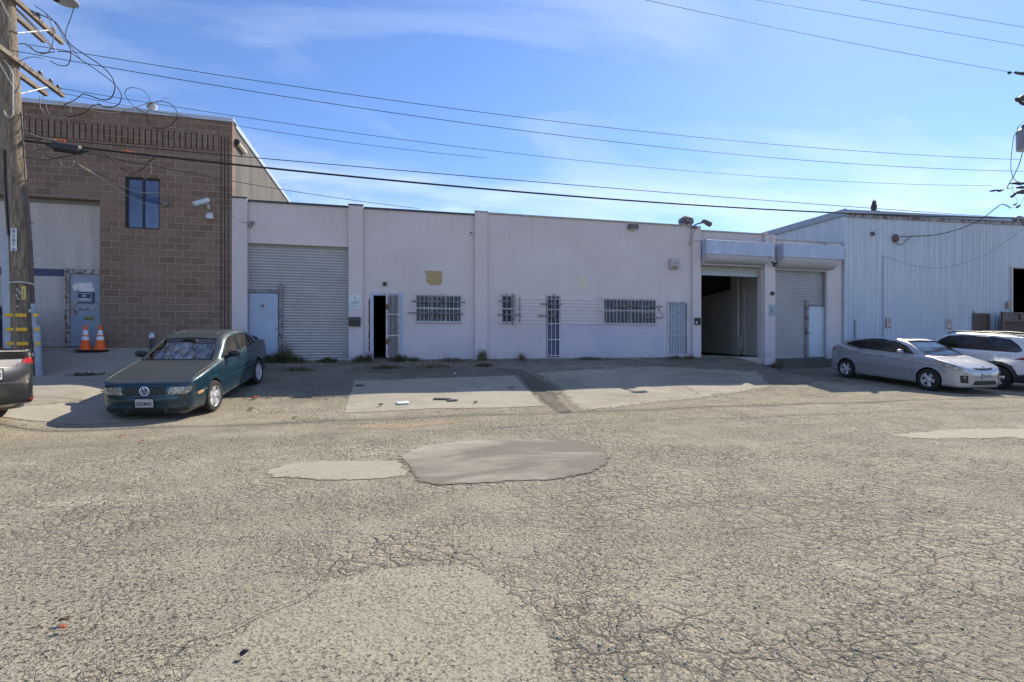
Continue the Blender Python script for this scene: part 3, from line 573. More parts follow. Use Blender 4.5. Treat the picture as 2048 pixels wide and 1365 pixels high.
# lap boards between the barred openings
lp = MB()
for (pa, pb) in ((1030, 1092), (1120, 1205)):
    for k in range(8):
        z0 = Z(1100, 648, YF)+k*.119; lp.add([(X(pa, YF)+.01, YF-.022, z0), (X(pb, YF)-.01, YF-.022, z0), (X(pb, YF)-.01, YF-.006, z0+.119), (X(pa, YF)+.01, YF-.006, z0+.119), (X(pa, YF)+.01, YF-.002, z0), (X(pb, YF)-.01, YF-.002, z0)], [(0, 1, 2, 3), (0, 4, 5, 1)])
        lp.box(X(pa, YF)+.01, X(pb, YF)-.01, YF-.030, YF-.023, z0-.002, z0+.010)
lp.build('lap_boards', M_stucco, WB)
# barred security door near the garage
D3 = MB().box(d3[0]+.001, d3[1]-.001, YF+.05, YF+.1, d3[2], d3[3]-.001).build('door', plain('grey_door', (.30, .35, .45), .5), WB)
g = MB(); bars(g, d3[0]+.05, d3[1]-.04, d3[2]-.02, d3[3]-.03, YF-.03, 8, [d3[2], d3[2]+.72, d3[3]-.06], r=.011)
for q in ((d3[0]+.0, d3[0]+.035, d3[2]-.03, d3[3]), (d3[1]-.03, d3[1], d3[2]-.03, d3[3]), (d3[0]+.035, d3[1]-.03, d3[3]-.03, d3[3])): g.box(q[0]+.001, q[1]-.001, YF-.05, YF-.01, q[2], q[3]-.001)
g.build('security_bars', M_barw, D3)
# garage opening with half-raised curtain, interior
MB().box(g2[0]+.002, g2[1]-.002, YF+.01, 33.7, .1, .868).build('garage_floor', plain('garage_concrete', (.42, .40, .37), .8, world=True, scale=1), WB)
M_int = plain('interior_drywall', (.78, .76, .74), .85, world=True, scale=.8)
mb = MB(); mb.box(g2[0]-.4, g2[0]-.2, 16.71, 33.7, .87, 4.95); mb.box(g2[0]-.2, 17.9, 27.3, 27.4, .87, 4.95)
def iw(y0, y1, off, z1):
    f_ = lambda y: 14.66+.303*(y-16.72)-off
    mb.add([(f_(y0), y0, .87), (f_(y1), y1, .87), (f_(y1)+.12, y1, .87), (f_(y0)+.12, y0, .87), (f_(y0), y0, z1), (f_(y1), y1, z1), (f_(y1)+.12, y1, z1), (f_(y0)+.12, y0, z1)], [(0, 1, 2, 3), (4, 7, 6, 5), (0, 4, 5, 1), (1, 5, 6, 2), (2, 6, 7, 3), (3, 7, 4, 0)])
iw(16.72, 19.3, 0, 4.9); iw(19.31, 20.1, .16, 4.9); iw(20.11, 27.2, 0, 3.96); mb.build('interior_wall', M_int, WB)
MB().tube([(14.66+.303*2.0-.08, 18.72, .9), (14.66+.303*2.0-.08, 18.72, 3.7)], .04, 10).build('interior_pipe', plain('pipe_pale', (.6, .6, .6), .5), WB)
MB().cbox(14.66+.303*2.2-.2, 14.66+.303*2.2-.06, 18.9, 19.05, 1.1, 1.7, .01).build('interior_box', plain('pipe_pale', (.6, .6, .6), .5), WB)
cur = roller(g2[0]+.002, g2[1]-.002, Z(1460, 548, 16.62), 4.62, 16.62, .085, .02).build('roller_door', plain('roller_beige', (.42, .41, .36), .5, world=True), WB)
MB().box(g2[0]+.003, g2[1]-.003, 16.57, 16.66, Z(1460, 553, 16.62), Z(1460, 547, 16.62)).build('bottom_bar', M_greysteel, cur)
RD3 = roller(r3[0]+.002, r3[1]-.002, .81, 4.4, 16.58, .080, .042, warp=.05, seed=4).build('roller_door', M_roll, WB)
m3 = MB(); m3.cbox(X(1617, 16.5), X(1652, 16.5), 16.49, 16.53, .86, Z(1635, 614, 16.5), .006); D4 = m3.build('door', plain('white_door', (.50, .57, .66), .5, world=True), WB)
m4 = MB(); m4.box(X(1611, 16.5), X(1616.3, 16.5), 16.47, 16.55, .82, Z(1612, 601, 16.5)); m4.box(X(1616.4, 16.5), X(1652.4, 16.5), 16.48, 16.54, Z(1635, 614, 16.5)+.002, Z(1635, 612, 16.5)+.02); m4.build('door_post', MATS['post_steel'], D4)
MB().lathe([(0, 0), (.03, .005), (.03, .04), (0, .05)], (X(1621, 16.47), 16.49, Z(1621, 667, 16.5)), (0, -1, 0), 12).build('door_knob', M_greysteel, D4)
MB().box(xd+.05, xe, 16.32, 16.448, .2, .80).build('plinth', plain('plinth_dark', (.10, .09, .085), .9, world=True), WB)
MB().box(xd+.3, xe-.1, 16.22, 16.318, .3, .775).build('dock_step', plain('step_concrete', (.11, .105, .10), .9, world=True), WB)
# shutter hoods
M_hood = NB('hood_sheet'); h_ = M_hood; p = h_.pos(True); h_.set(h_.mix(h_.ramp(h_.noise(h_.pos(True, scale=(1, 1, .3)), 3, 5), .35, .7), (.46, .53, .66), (.36, .42, .55)), .45, .15); M_hood = h_.m
M_hoodu = plain('hood_underside', (.46, .45, .45), .6, world=True)
def hood(x0, x1, yf, z0, z1, zb):
    m = MB(); m.cbox(x0, x1, yf, YF-.125, z0, z1, .006); o = m.build('shutter_hood', M_hood, WB)
    u = MB(); n = 8; prof = [(yf+.03+(16.36-yf-.03)*(1-math.cos(k/n*1.57)), z0-.002-(z0-zb)*math.sin(k/n*1.57)) for k in range(n+1)]
    vs = [(x_, y_, z_) for (y_, z_) in prof for x_ in (x0+.02, x1-.25)]; u.add(vs, [(2*i, 2*i+1, 2*i+3, 2*i+2) for i in range(n)])
    for x_ in (x0+.02, x1-.25): u.add([(x_, y_, z_) for y_, z_ in prof]+[(x_, YF-.01, zb), (x_, YF-.01, z0-.002)], [tuple(range(n+3))])
    u.box(x0+.02, x1-.25, 16.36, YF-.002, zb-.06, zb)
    u.build('curved_soffit', M_hoodu, o); return o
hood(X(1402.5), X(1548, 16.05), 16.03, Z(1413, 508, 16.03), Z(1413, 479, 16.03), 4.42)
hood(X(1551.5), X(1687, 16.0), 15.95, Z(1570, 514, 15.95), Z(1570, 486, 15.95), 4.34)
ph = MB().prism([(X(a), Z(a, c_)) for a, c_ in ((849, 543), (855, 541), (885, 542), (885, 566), (880, 571), (862, 570), (852, 563), (853, 550))], (0, YF-.001, 0), (1, 0, 0), (0, 0, 1), (0, -.004, 0))
b = NB('peeled_patch'); p = b.pos(True); b.set(b.mix(b.ramp(b.noise(p, 22, 6, .8), .56, .60), (.40, .29, .14), (.70, .61, .40)), .9); ph.build('bare_plaster_patch', b.m, WB)
ph = MB().prism([(X(a), Z(a, c_)) for a, c_ in ((1158, 553), (1176, 552), (1178, 578), (1160, 580), (1159, 565))], (0, YF-.001, 0), (1, 0, 0), (0, 0, 1), (0, -.004, 0))
b = NB('peeled_patch_pale'); p = b.pos(True); b.set(b.mix(b.ramp(b.noise(p, 9, 5, .7), .58, .63), (.68, .62, .50), (.4, .34, .25)), .9); ph.build('bare_plaster_patch', b.m, WB)

# ================= metal building
MBG = thing('metal_building', 'tall pale blue corrugated steel warehouse at right', 'building', (25, 16.35, .5))
b = NB('corrugated_blue'); p = b.pos(True); st = b.noise(b.pos(True, scale=(3.2, 3.2, .10)), 2.6, 6, .68); bl = b.noise(p, .35, 4)
c = b.mix(b.ramp(st, .33, .68), (.43, .48, .55), (.60, .64, .70)); zz = b.sepz(p, 2)
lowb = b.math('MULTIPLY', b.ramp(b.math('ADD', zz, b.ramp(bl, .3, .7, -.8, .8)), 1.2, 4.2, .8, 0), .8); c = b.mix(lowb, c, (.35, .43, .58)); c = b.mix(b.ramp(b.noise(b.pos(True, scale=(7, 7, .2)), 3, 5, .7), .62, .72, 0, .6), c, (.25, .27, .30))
b.set(c, .5, .15); M_corr = b.m
XM0 = X(1687, 16.35)+.02; XM1 = 44
def topz(x_): return 6.66+(x_-XM0)*.022
ogx0, ogz1 = X(2022, 16.35), Z(2030, 537)
def corr(x0, x1, zf0, zf1, y=16.35):
    m = MB(); x_ = x0; pr = []
    while x_ < x1: pr += [(x_, 0), (x_+.035, -.032), (x_+.075, -.032), (x_+.11, 0)]; x_ += .20
    pr.append((x1, 0)); n = len(pr)
    m.add([(a, y+d, zf0(a)) for a, d in pr]+[(a, y+d, zf1(a)) for a, d in pr], [(i, i+1, n+i+1, n+i) for i in range(n-1)]); return m
mb = corr(XM0, ogx0, lambda x_: .4, topz); c2 = corr(ogx0, X(2022, 16.35)+4.2, lambda x_: ogz1, topz); mb.add(c2.v, c2.f); c3 = corr(X(2022)+4.2, XM1, lambda x_: .4, topz); mb.add(c3.v, c3.f)
mb.build('wall', M_corr, MBG)
mb = MB(); y_ = 16.36; pr = []
while y_ < 36: pr += [(y_, 0), (y_+.035, -.03), (y_+.075, -.03), (y_+.11, 0)]; y_ += .3
n = len(pr); mb.add([(XM0+d, a, .4) for a, d in pr]+[(XM0+d, a, 6.66) for a, d in pr], [(i, i+1, n+i+1, n+i) for i in range(n-1)]); mb.build('side_wall', M_corr, MBG)
M_fas = plain('fascia_steel', (.30, .34, .42), .45, .2, world=True)
fs = MB(); n = 2
fs.add([(XM0-.05, 16.22, topz(XM0)), (XM1, 16.22, topz(XM1)), (XM1, 16.22, topz(XM1)+.13), (XM0-.05, 16.22, topz(XM0)+.16), (XM0-.05, 16.5, topz(XM0)), (XM1, 16.5, topz(XM1)), (XM1, 16.5, topz(XM1)+.13), (XM0-.05, 16.5, topz(XM0)+.16)], [(0, 1, 2, 3), (4, 7, 6, 5), (3, 2, 6, 7), (0, 4, 5, 1), (0, 3, 7, 4), (1, 5, 6, 2)])
fs.box(XM0-.10, XM0-.052, 16.18, 36, 6.58, 6.84); fs.build('fascia', M_fas, MBG)
fl = MB(); fl.add([(XM0, 16.29, topz(XM0)-.13), (XM1, 16.29, topz(XM1)-.13), (XM1, 16.29, topz(XM1)-.005), (XM0, 16.29, topz(XM0)-.005), (XM0, 16.31, topz(XM0)-.13), (XM1, 16.31, topz(XM1)-.13)], [(0, 1, 2, 3), (0, 4, 5, 1)]); fl.build('gutter', rusty('gutter_worn', (.36, .36, .38), rust=(.22, .14, .10), amt=.5, scale=4), MBG)
mb = MB(); mb.add([(XM0-.05, 16.5, 6.80), (XM1, 16.5, topz(XM1)+.1), (XM1, 36, 7.9), (XM0-.05, 36, 6.82)], [(0, 1, 2, 3)]); mb.build('roof', M_fas, MBG)
dn = MB(); dn.cbox(X(1689, 16.28), X(1689, 16.28)+.08, 16.24, 16.31, .5, 6.5, .008); dn.box(X(1687.5, 16.3)-.03, X(1688, 16.3), 16.2, 16.33, .5, 6.5); dn.build('downspout', plain('downspout_white', (.55, .6, .68), .5, world=True), MBG)
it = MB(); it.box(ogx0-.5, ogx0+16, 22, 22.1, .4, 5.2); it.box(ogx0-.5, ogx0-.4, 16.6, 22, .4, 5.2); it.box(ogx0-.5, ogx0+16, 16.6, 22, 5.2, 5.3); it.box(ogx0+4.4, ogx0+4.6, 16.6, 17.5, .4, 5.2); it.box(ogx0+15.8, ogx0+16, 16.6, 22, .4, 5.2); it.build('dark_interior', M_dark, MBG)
fr_ = MB(); fr_.box(ogx0-.10, ogx0-.0, 16.27, 16.5, .4, ogz1+.08); fr_.box(ogx0, ogx0+4.2, 16.27, 16.5, ogz1-.0, ogz1+.08); fr_.build('opening_frame', plain('opening_trim', (.5, .5, .5), .6), MBG)
# barred brown gate-door
M_brown = plain('brown_steel', (.13, .085, .07), .6, world=True)
bx0, bx1, bz1 = X(1948, 16.28), X(1978, 16.28), Z(1963, 627, 16.28)
DB = MB().box(bx0+.04, bx1-.04, 16.29, 16.30, .5, bz1-.04).build('door', plain('door_backing', (.26, .22, .2), .8), MBG)
g = MB()
for k in range(9): x_ = bx0+.08+(bx1-bx0-.16)*k/8; g.box(x_-.012, x_+.012, 16.25, 16.27, 1.25, bz1-.06)
for q in ((bx0, bx0+.06, .5, bz1), (bx1-.06, bx1, .5, bz1), (bx0+.06, bx1-.06, bz1-.07, bz1), (bx0+.06, bx1-.06, .5, 1.25)): g.box(q[0], q[1], 16.23, 16.285, q[2], q[3])
g.build('door_frame', M_brown, DB)
for pp_, r_ in (([(X(1763), 16.29, Z(1763, 512)), (X(1763), 16.29, .6)], .012), ([(X(1707), 16.29, Z(1707, 640)), (X(1707), 16.29, .6)], .02), ([(X(1944), 16.29, Z(1944, 622)), (X(1944), 16.29, .6)], .02)): MB().tube(pp_, r_).build('wall_conduit', plain('conduit_grey', (.14, .16, .2), .6), MBG)
# sliding brown fence gate at the far right
FG = thing('yard_gate', 'brown steel sliding yard gate in front of the dark opening at right edge', 'gate', (X(2030, 15.9), 15.9, .5))
x0 = X(2004, 15.9); x1 = x0+6; zt_ = Z(2010, 624, 15.9)
g = MB(); g.box(x0, x0+.12, 15.87, 15.95, .35, zt_); g.box(x1, x1+.12, 15.87, 15.95, .35, zt_); g.box(x0+.12, x1, 15.88, 15.93, zt_-.08, zt_-.02); g.box(x0+.12, x1, 15.88, 15.93, zt_-.42, zt_-.36); g.box(x0+.12, x1, 15.88, 15.93, .42, .48); g.box((x0+x1)/2-1.9, (x0+x1)/2-1.82, 15.88, 15.93, zt_-.36, zt_-.08)
g.build('gate_frame', M_brown, FG)
g = MB(); x_ = x0+.2
while x_ < x1: g.box(x_, x_+.02, 15.895, 15.915, .48, zt_-.42); x_ += .13
g.build('picket', plain('picket_brown', (.10, .062, .05), .6), FG)
MB().box(x0+.13, x1-.01, 15.955, 15.96, .48, zt_-.09).build('mesh_backing', plain('gate_mesh', (.17, .135, .125), .8, vary=.3, scale=8), FG)
# ================= vehicles: a smooth solid is cut into panels
def sd_poly(px, pz, poly):
    poly = np.array(poly, float); n = len(poly); d = np.full(px.shape, 1e9); s = np.ones(px.shape)
    for i in range(n):
        a = poly[i]; b_ = poly[i-1]; e = b_-a; wx = px-a[0]; wz = pz-a[1]
        t = np.clip((wx*e[0]+wz*e[1])/max(e@e, 1e-9), 0, 1); bx = wx-e[0]*t; bz = wz-e[1]*t; d = np.minimum(d, bx*bx+bz*bz)
        c1 = pz >= a[1]; c2 = pz < b_[1]; c3 = e[0]*wz > e[1]*wx; fl = (c1 & c2 & c3) | (~c1 & ~c2 & ~c3); s = np.where(fl, -s, s)
    return s*np.sqrt(d)
def smax(a, b_, k): h = np.clip(.5-.5*(b_-a)/k, 0, 1); return b_*(1-h)+a*h+k*h*(1-h)
def smin(a, b_, k): return -smax(-a, -b_, k)
def spl(pts, k=5):
    v = [Vector((a, b_, 0)) for a, b_ in pts]; return [(q.x, q.y) for q in smoothpts(v, k)]
class Car:
    def __init__(s, sp):
        s.sp = sp; s.W2 = sp['W']/2
        s.hull = spl(sp['top'])+spl(sp['low']); s.cab = spl(sp['cab'])+sp['cabbase']
        pl = spl(sp['plan'], 6); s.plan = pl+[(x, -y) for x, y in reversed(pl)]
        zz = np.array(sp['side']); s.sz = zz[:, 0]; s.sw = zz[:, 1]
        zc = np.array(sp['cside']); s.cz = zc[:, 0]; s.cw = zc[:, 1]
    def f(s, x, y, z, table=None):
        sp = s.sp; ay = np.abs(y)
        dh = sd_poly(x, z, s.hull) if table is None else table[0]; dc = sd_poly(x, z, s.cab) if table is None else table[1]; dp = sd_poly(x, y, s.plan) if table is None else table[2]
        w = np.interp(z, s.sz, s.sw)*s.W2
        for xw in (sp['xf'], sp['xr']):
            dd = np.hypot(x-xw, z-sp['R']); w = w+sp.get('flare', .012)*np.exp(-((dd-sp['RW']-.02)/.045)**2)
        if 'line' in sp:
            for (lx0, lz0, lx1, lz1, dep) in sp['line']:
                zl = lz0+(lz1-lz0)*(x-lx0)/(lx1-lx0); w = w+dep*np.exp(-((z-zl)/.02)**2)
        w = w-sp.get('chin', .0)*np.clip((.42-z)/.3, 0, 1)**1.3*np.clip((.75-x)/.6, 0, 1)
        body = smax(smax(dh, dp+.0, sp.get('kp', .07)), ay-w, sp.get('ks', .09))
        wc = np.interp(z, s.cz, s.cw)*s.W2
        ct = sp.get('ctaper', 0); wc = wc-ct*np.clip((x-sp['ctx'])/1.0, 0, 1.5)**1.5-sp.get('ctf', .06)*np.clip((sp['cfx']-x)/.8, 0, 2)**1.6
        cab = smax(dc, ay-wc, sp.get('kc', .11))
        r = smin(body, cab, sp.get('kj', .05))
        for xw in (sp['xf'], sp['xr']):
            cy = np.hypot(x-xw, z-sp['R'])-sp['RW']; cut = np.maximum(cy, (s.W2-.30)-ay); r = np.maximum(r, -cut)
        return r
    def mesh(s, h):
        sp = s.sp; xs = np.arange(-.12, sp['L']+.12, h); ys = np.arange(-s.W2-.1, s.W2+.1, h); zs = np.arange(.08, sp['Ht']+.1, h)
        Xx, Zz = np.meshgrid(xs, zs, indexing='ij'); dh = sd_poly(Xx, Zz, s.hull)[:, None, :]; dc = sd_poly(Xx, Zz, s.cab)[:, None, :]
        Xy, Yy = np.meshgrid(xs, ys, indexing='ij'); dp = sd_poly(Xy, Yy, s.plan)[:, :, None]
        F = s.f(xs[:, None, None], ys[None, :, None], zs[None, None, :], (dh, dc, dp)); F = np.broadcast_to(F, (len(xs), len(ys), len(zs)))
        ins = F < 0; c = np.zeros(tuple(n-1 for n in F.shape), int)
        for a in (0, 1):
            for b_ in (0, 1):
                for d in (0, 1): c += ins[a:F.shape[0]-1+a, b_:F.shape[1]-1+b_, d:F.shape[2]-1+d]
        act = (c > 0) & (c < 8); idx = -np.ones(act.shape, int); I = np.argwhere(act); idx[act] = np.arange(len(I))
        acc = np.zeros((len(I), 3)); cnt = np.zeros(len(I))
        co = [(a, b_, d) for a in (0, 1) for b_ in (0, 1) for d in (0, 1)]
        for p in co:
            for ax in range(3):
                if p[ax]: continue
                q = list(p); q[ax] = 1; f0 = F[I[:, 0]+p[0], I[:, 1]+p[1], I[:, 2]+p[2]]; f1 = F[I[:, 0]+q[0], I[:, 1]+q[1], I[:, 2]+q[2]]
                k = (f0 < 0) != (f1 < 0); t = np.where(k, f0/np.where(k, f0-f1, 1), 0); pt = np.array(p, float)[None]+np.zeros((len(I), 3)); pt[:, ax] += t
                acc[k] += pt[k]; cnt[k] += 1
        V = (I+acc/cnt[:, None])*h+np.array([xs[0], ys[0], zs[0]])
        fs = []
        for ax in range(3):
            o = [slice(None)]*3; o2 = [slice(None)]*3; o[ax] = slice(0, -1); o2[ax] = slice(1, None)
            E = np.argwhere(ins[tuple(o)] != ins[tuple(o2)]); b1, b2 = [k for k in range(3) if k != ax]
            E = E[(E[:, b1] > 0) & (E[:, b2] > 0) & (E[:, b1] < act.shape[b1]) & (E[:, b2] < act.shape[b2])]
            def at(d1, d2): q = E.copy(); q[:, b1] -= d1; q[:, b2] -= d2; return idx[q[:, 0], q[:, 1], q[:, 2]]
            Q = np.stack([at(1, 1), at(0, 1), at(0, 0), at(1, 0)], 1); fl = ins[E[:, 0], E[:, 1], E[:, 2]]
            if ax == 1: fl = ~fl
            Q[~fl] = Q[~fl][:, ::-1]; fs.append(Q)
        Fc = np.concatenate(fs); Fc = Fc[(Fc >= 0).all(1)]
        for _ in range(3):
            g, f0 = s.grad(V); gg = (g*g).sum(1)+1e-9; st = np.clip(f0/np.maximum(gg, .2), -.6*h, .6*h); V = V-g*st[:, None]
        g, f0 = s.grad(V); N = g/np.linalg.norm(g, axis=1, keepdims=True)
        return V, Fc, N
    def grad(s, V):
        e = .004; f0 = s.f(V[:, 0], V[:, 1], V[:, 2]); g = np.empty_like(V)
        for k in range(3): A = V.copy(); A[:, k] += e; B_ = V.copy(); B_[:, k] -= e; g[:, k] = (s.f(A[:, 0], A[:, 1], A[:, 2])-s.f(B_[:, 0], B_[:, 1], B_[:, 2]))/(2*e)
        return g, f0
    def proj(s, axis, pts, sign=1, off=.002, x0=-.1):
        """drop 2-D points on the skin along an axis; axis 'y': (x,z); 'x': (y,z) from the front (sign 1) or rear (-1); 'z': (x,y)"""
        pts = np.array(pts, float); n = len(pts); m = 170
        if axis == 'y': t = np.linspace(s.W2+.1, 0, m); A = [np.repeat(pts[:, 0], m), np.tile(t*sign, n), np.repeat(pts[:, 1], m)]; k = 1
        elif axis == 'x': t = np.linspace(x0, x0+2.0, m) if sign > 0 else np.linspace(s.sp['L']+.1, s.sp['L']-1.5, m); A = [np.tile(t, n), np.repeat(pts[:, 0], m), np.repeat(pts[:, 1], m)]; k = 0
        else: t = np.linspace(s.sp['Ht']+.1, .4, m); A = [np.repeat(pts[:, 0], m), np.repeat(pts[:, 1], m), np.tile(t, n)]; k = 2
        F = s.f(*A).reshape(n, m); j = np.argmax(F < 0, 1); j = np.where((F < 0).any(1), j, m//3); ar = np.arange(n); j0 = np.maximum(j-1, 0); f0 = F[ar, j0]; f1 = F[ar, j]; w = np.clip(f0/np.where(np.abs(f0-f1) < 1e-9, 1, f0-f1), 0, 1); P3 = np.stack([a.reshape(n, m)[ar, j0]*(1-w)+a.reshape(n, m)[ar, j]*w for a in A], 1)
        g, f0 = s.grad(P3); N = g/np.maximum(np.linalg.norm(g, axis=1, keepdims=True), 1e-6); P3 = P3-N*f0[:, None]*1.0+N*off
        return [Vector(p) for p in P3], [Vector(q) for q in N]
def inpoly(px, pz, poly):
    r = np.zeros(px.shape, bool); n = len(poly)
    for i in range(n):
        x1, y1 = poly[i]; x2, y2 = poly[i-1]; c = ((y1 > pz) != (y2 > pz)) & (px < (x2-x1)*(pz-y1)/((y2-y1) or 1e-12)+x1); r ^= c
    return r
def npmesh(name, V, Fc, N, mat, parent, inset=0):
    u, inv = np.unique(Fc, return_inverse=True); v = V[u]-N[u]*inset; me = bpy.data.meshes.new(name)
    me.from_pydata(v.tolist(), [], inv.reshape(Fc.shape).tolist()); me.update(); me.materials.append(mat); me.shade_smooth(); me.normals_split_custom_set_from_vertices(N[u].tolist())
    o = bpy.data.objects.new(name, me); COL.objects.link(o); o.parent = parent; return o
def densify(poly, st=.02, closed=True):
    out = []; n = len(poly)
    for i in range(n if closed else n-1):
        a = np.array(poly[i]); b_ = np.array(poly[(i+1) % n]); k = max(1, int(np.linalg.norm(b_-a)/st))
        for j in range(k): out.append(tuple(a+(b_-a)*j/k))
    if not closed: out.append(tuple(poly[-1]))
    return out
def carpaint(name, col, metal=.55, dust=None, rough=.32, coat=.8, dustamt=.75):
    b = NB(name); p = b.pos(False); f = b.noise(p, 2.5, 6, .65); g = b.noise(p, 60, 3, .7)
    nz = b.sepz(b.n('TexCoord').outputs['Normal'], 2); dm = b.math('MULTIPLY', b.ramp(b.math('ADD', nz, b.math('MULTIPLY', b.ramp(f, .3, .7, -1, 1), .22)), .55, .93), dustamt)
    low = b.math('MULTIPLY', b.ramp(b.sepz(p, 2), .42, .18), b.ramp(b.noise(p, 6, 5, .7), .35, .6)); low = b.math('MULTIPLY', low, .5)
    c = b.mix(b.ramp(g, .3, .7, 0, .15), col, tuple(x*1.25 for x in col)); c = b.mix(dm, c, dust or (.30, .27, .22)); c = b.mix(low, c, (.22, .19, .15))
    mk = b.math('MAXIMUM', dm, low)
    b.set(c, b.ramp(mk, 0, .9, rough, .6), b.ramp(mk, 0, .6, metal, .05)); b.b.inputs['Coat Weight'].default_value = coat; b.l(b.ramp(mk, 0, .9, coat, .3), b.b.inputs['Coat Weight']); b.b.inputs['Coat Roughness'].default_value = .06
    return b.m
M_tyre = plain('tyre_rubber', (.022, .021, .020), .85, vary=.3, scale=20)
M_alloy = plain('alloy_rim', (.60, .60, .61), .4, .45, scale=14)
M_alloyd = plain('rim_dark', (.03, .03, .032), .7)
M_glassd = NB('tinted_car_glass'); g_ = M_glassd; p = g_.pos(False); g_.set(g_.mix(g_.ramp(g_.noise(p, 5, 4), .35, .7), (.012, .013, .015), (.045, .042, .04)), .06, 0, Specular_IOR_Level=.7); M_glassd = g_.m
M_glassb = NB('brown_dusty_glass'); g_ = M_glassb; p = g_.pos(False); g_.set(g_.mix(g_.ramp(g_.noise(p, 4, 5, .65), .35, .7), (.028, .025, .022), (.075, .065, .055)), .18, 0, Specular_IOR_Level=.5); M_glassb = g_.m
M_lens = NB('headlamp_lens'); g_ = M_lens; p = g_.pos(False); v_ = g_.vor(p, 22, 'F1', 'Distance'); g_.set(g_.mix(g_.ramp(v_, .2, .6), (.62, .60, .52), (.25, .25, .24)), .12, .2, Coat_Weight=.8); g_.bump(v_, .7, .01); M_lens = g_.m
M_red = plain('tail_lamp_red', (.35, .012, .012), .12, vary=.4, scale=20, Coat_Weight=.7)
M_amber = plain('amber_lens', (.75, .28, .03), .2)
M_chrome = plain('chrome', (.6, .61, .63), .15, 1.0)
M_plate = plain('plate_white', (.52, .51, .50), .5)
M_ink = plain('plate_ink', (.05, .06, .13), .6)
M_trim = plain('black_trim', (.022, .022, .024), .45)
# clear windscreen: light passes, sky is mirrored
g_ = NB('windscreen'); t = g_.t; tr = g_.n('BsdfTransparent'); tr.inputs[0].default_value = (.90, .93, .94, 1); gl = g_.n('BsdfGlossy'); gl.inputs['Roughness'].default_value = .03
fr2 = g_.n('Fresnel'); fr2.inputs[0].default_value = 1.6; ms = g_.n('MixShader'); g_.l(g_.ramp(fr2.outputs[0], 0, 1, .06, 1), ms.inputs[0]); g_.l(tr.outputs[0], ms.inputs[1]); g_.l(gl.outputs[0], ms.inputs[2])
g_.l(ms.outputs[0], [n for n in t.nodes if n.type == 'OUTPUT_MATERIAL'][0].inputs[0]); M_screen = g_.m
M_shade = NB('foil_sunshade'); g_ = M_shade; p = g_.pos(False); f_ = g_.noise(g_.pos(False, scale=(2.2, 9, 2.2), rot=(0, 0, .5)), 1.6, 4, .6, 1.2); g_.set(g_.mix(g_.ramp(f_, .44, .56), (.95, .97, .97), (.12, .17, .22)), .25, .25); g_.bump(g_.noise(p, 9, 5, .6, 1), 1, .03); M_shade = g_.m  # foil highlights and dark reflections are painted into the colour as streaks
def wheel(root, x, y, R, w, rr, spokes, side, steer=0, style='five'):
    e = bpy.data.objects.new('wheel', None); M = Matrix.Translation((x, y, R))@Matrix.Rotation(steer, 4, 'Z')
    ax = Vector((0, side, 0)); c = Vector((0, 0, 0))
    prof = [(rr, -w*.46), (rr+.012, -w*.49), (R*.86, -w*.50), (R*.955, -w*.46), (R*.99, -w*.36), (R, -w*.2), (R, -.012), (R-.008, -.008), (R-.008, .008), (R, .012), (R, w*.2), (R*.99, w*.36), (R*.955, w*.46), (R*.86, w*.50), (rr+.012, w*.49), (rr, w*.46)]
    def fin(m): m.v = [tuple(M@Vector(q)) for q in m.v]; return m
    t = MB().lathe(prof, c, ax, 48, cap=False)
    T = fin(t).build('wheel', M_tyre, root, smooth='auto', local=True)
    m = MB(); yo = w*.40
    m.lathe([(rr, -w*.4), (rr*.97, -w*.3), (rr*.93, 0), (rr*.96, yo*.9), (rr*1.0, yo+.012), (rr*1.015, yo+.004), (rr, yo-.02)], c, ax, 40, cap=False)
    u = ax.orthogonal().normalized(); v = ax.cross(u)
    for k in range(spokes):
        a = 2*math.pi*k/spokes; d = u*math.cos(a)+v*math.sin(a); q = ax.cross(d)
        w0, w1 = (.050, .046) if style == 'five' else (.05, .066)
        A = [(d*.05, w0, yo-.012), (d*rr*.55, w1, yo-.004), (d*rr*.955, w1*1.25, yo-.006)]
        vs = []
        for (pc, ww, h) in A: vs += [pc-q*ww+ax*(h-.012), pc-q*ww*.6+ax*h, pc+q*ww*.6+ax*h, pc+q*ww+ax*(h-.012), pc+q*ww+ax*(h-.035), pc-q*ww+ax*(h-.035)]
        m.add(vs, [(i*6+j, i*6+(j+1) % 6, (i+1)*6+(j+1) % 6, (i+1)*6+j) for i in range(2) for j in range(6)])
    m.lathe([(0, yo+.012), (.022, yo+.011), (.032, yo+.002), (.075, yo-.006), (.08, yo-.03)], c, ax, 20, cap=False)
    for k in range(5): a = 2*math.pi*(k+.5)/5; d = u*math.cos(a)+v*math.sin(a); m.lathe([(.011, yo-.02), (.011, yo+.004), (0, yo+.006)], d*.055, ax, 8)
    fin(m).build('rim', M_alloy, T, smooth='auto', local=True)
    fin(MB().lathe([(0, yo-.05), (rr*.92, yo-.05), (rr*.92, yo-.06), (0, yo-.06)], c, ax, 24)).build('brake_disc', M_alloyd, T, local=True)
    return T
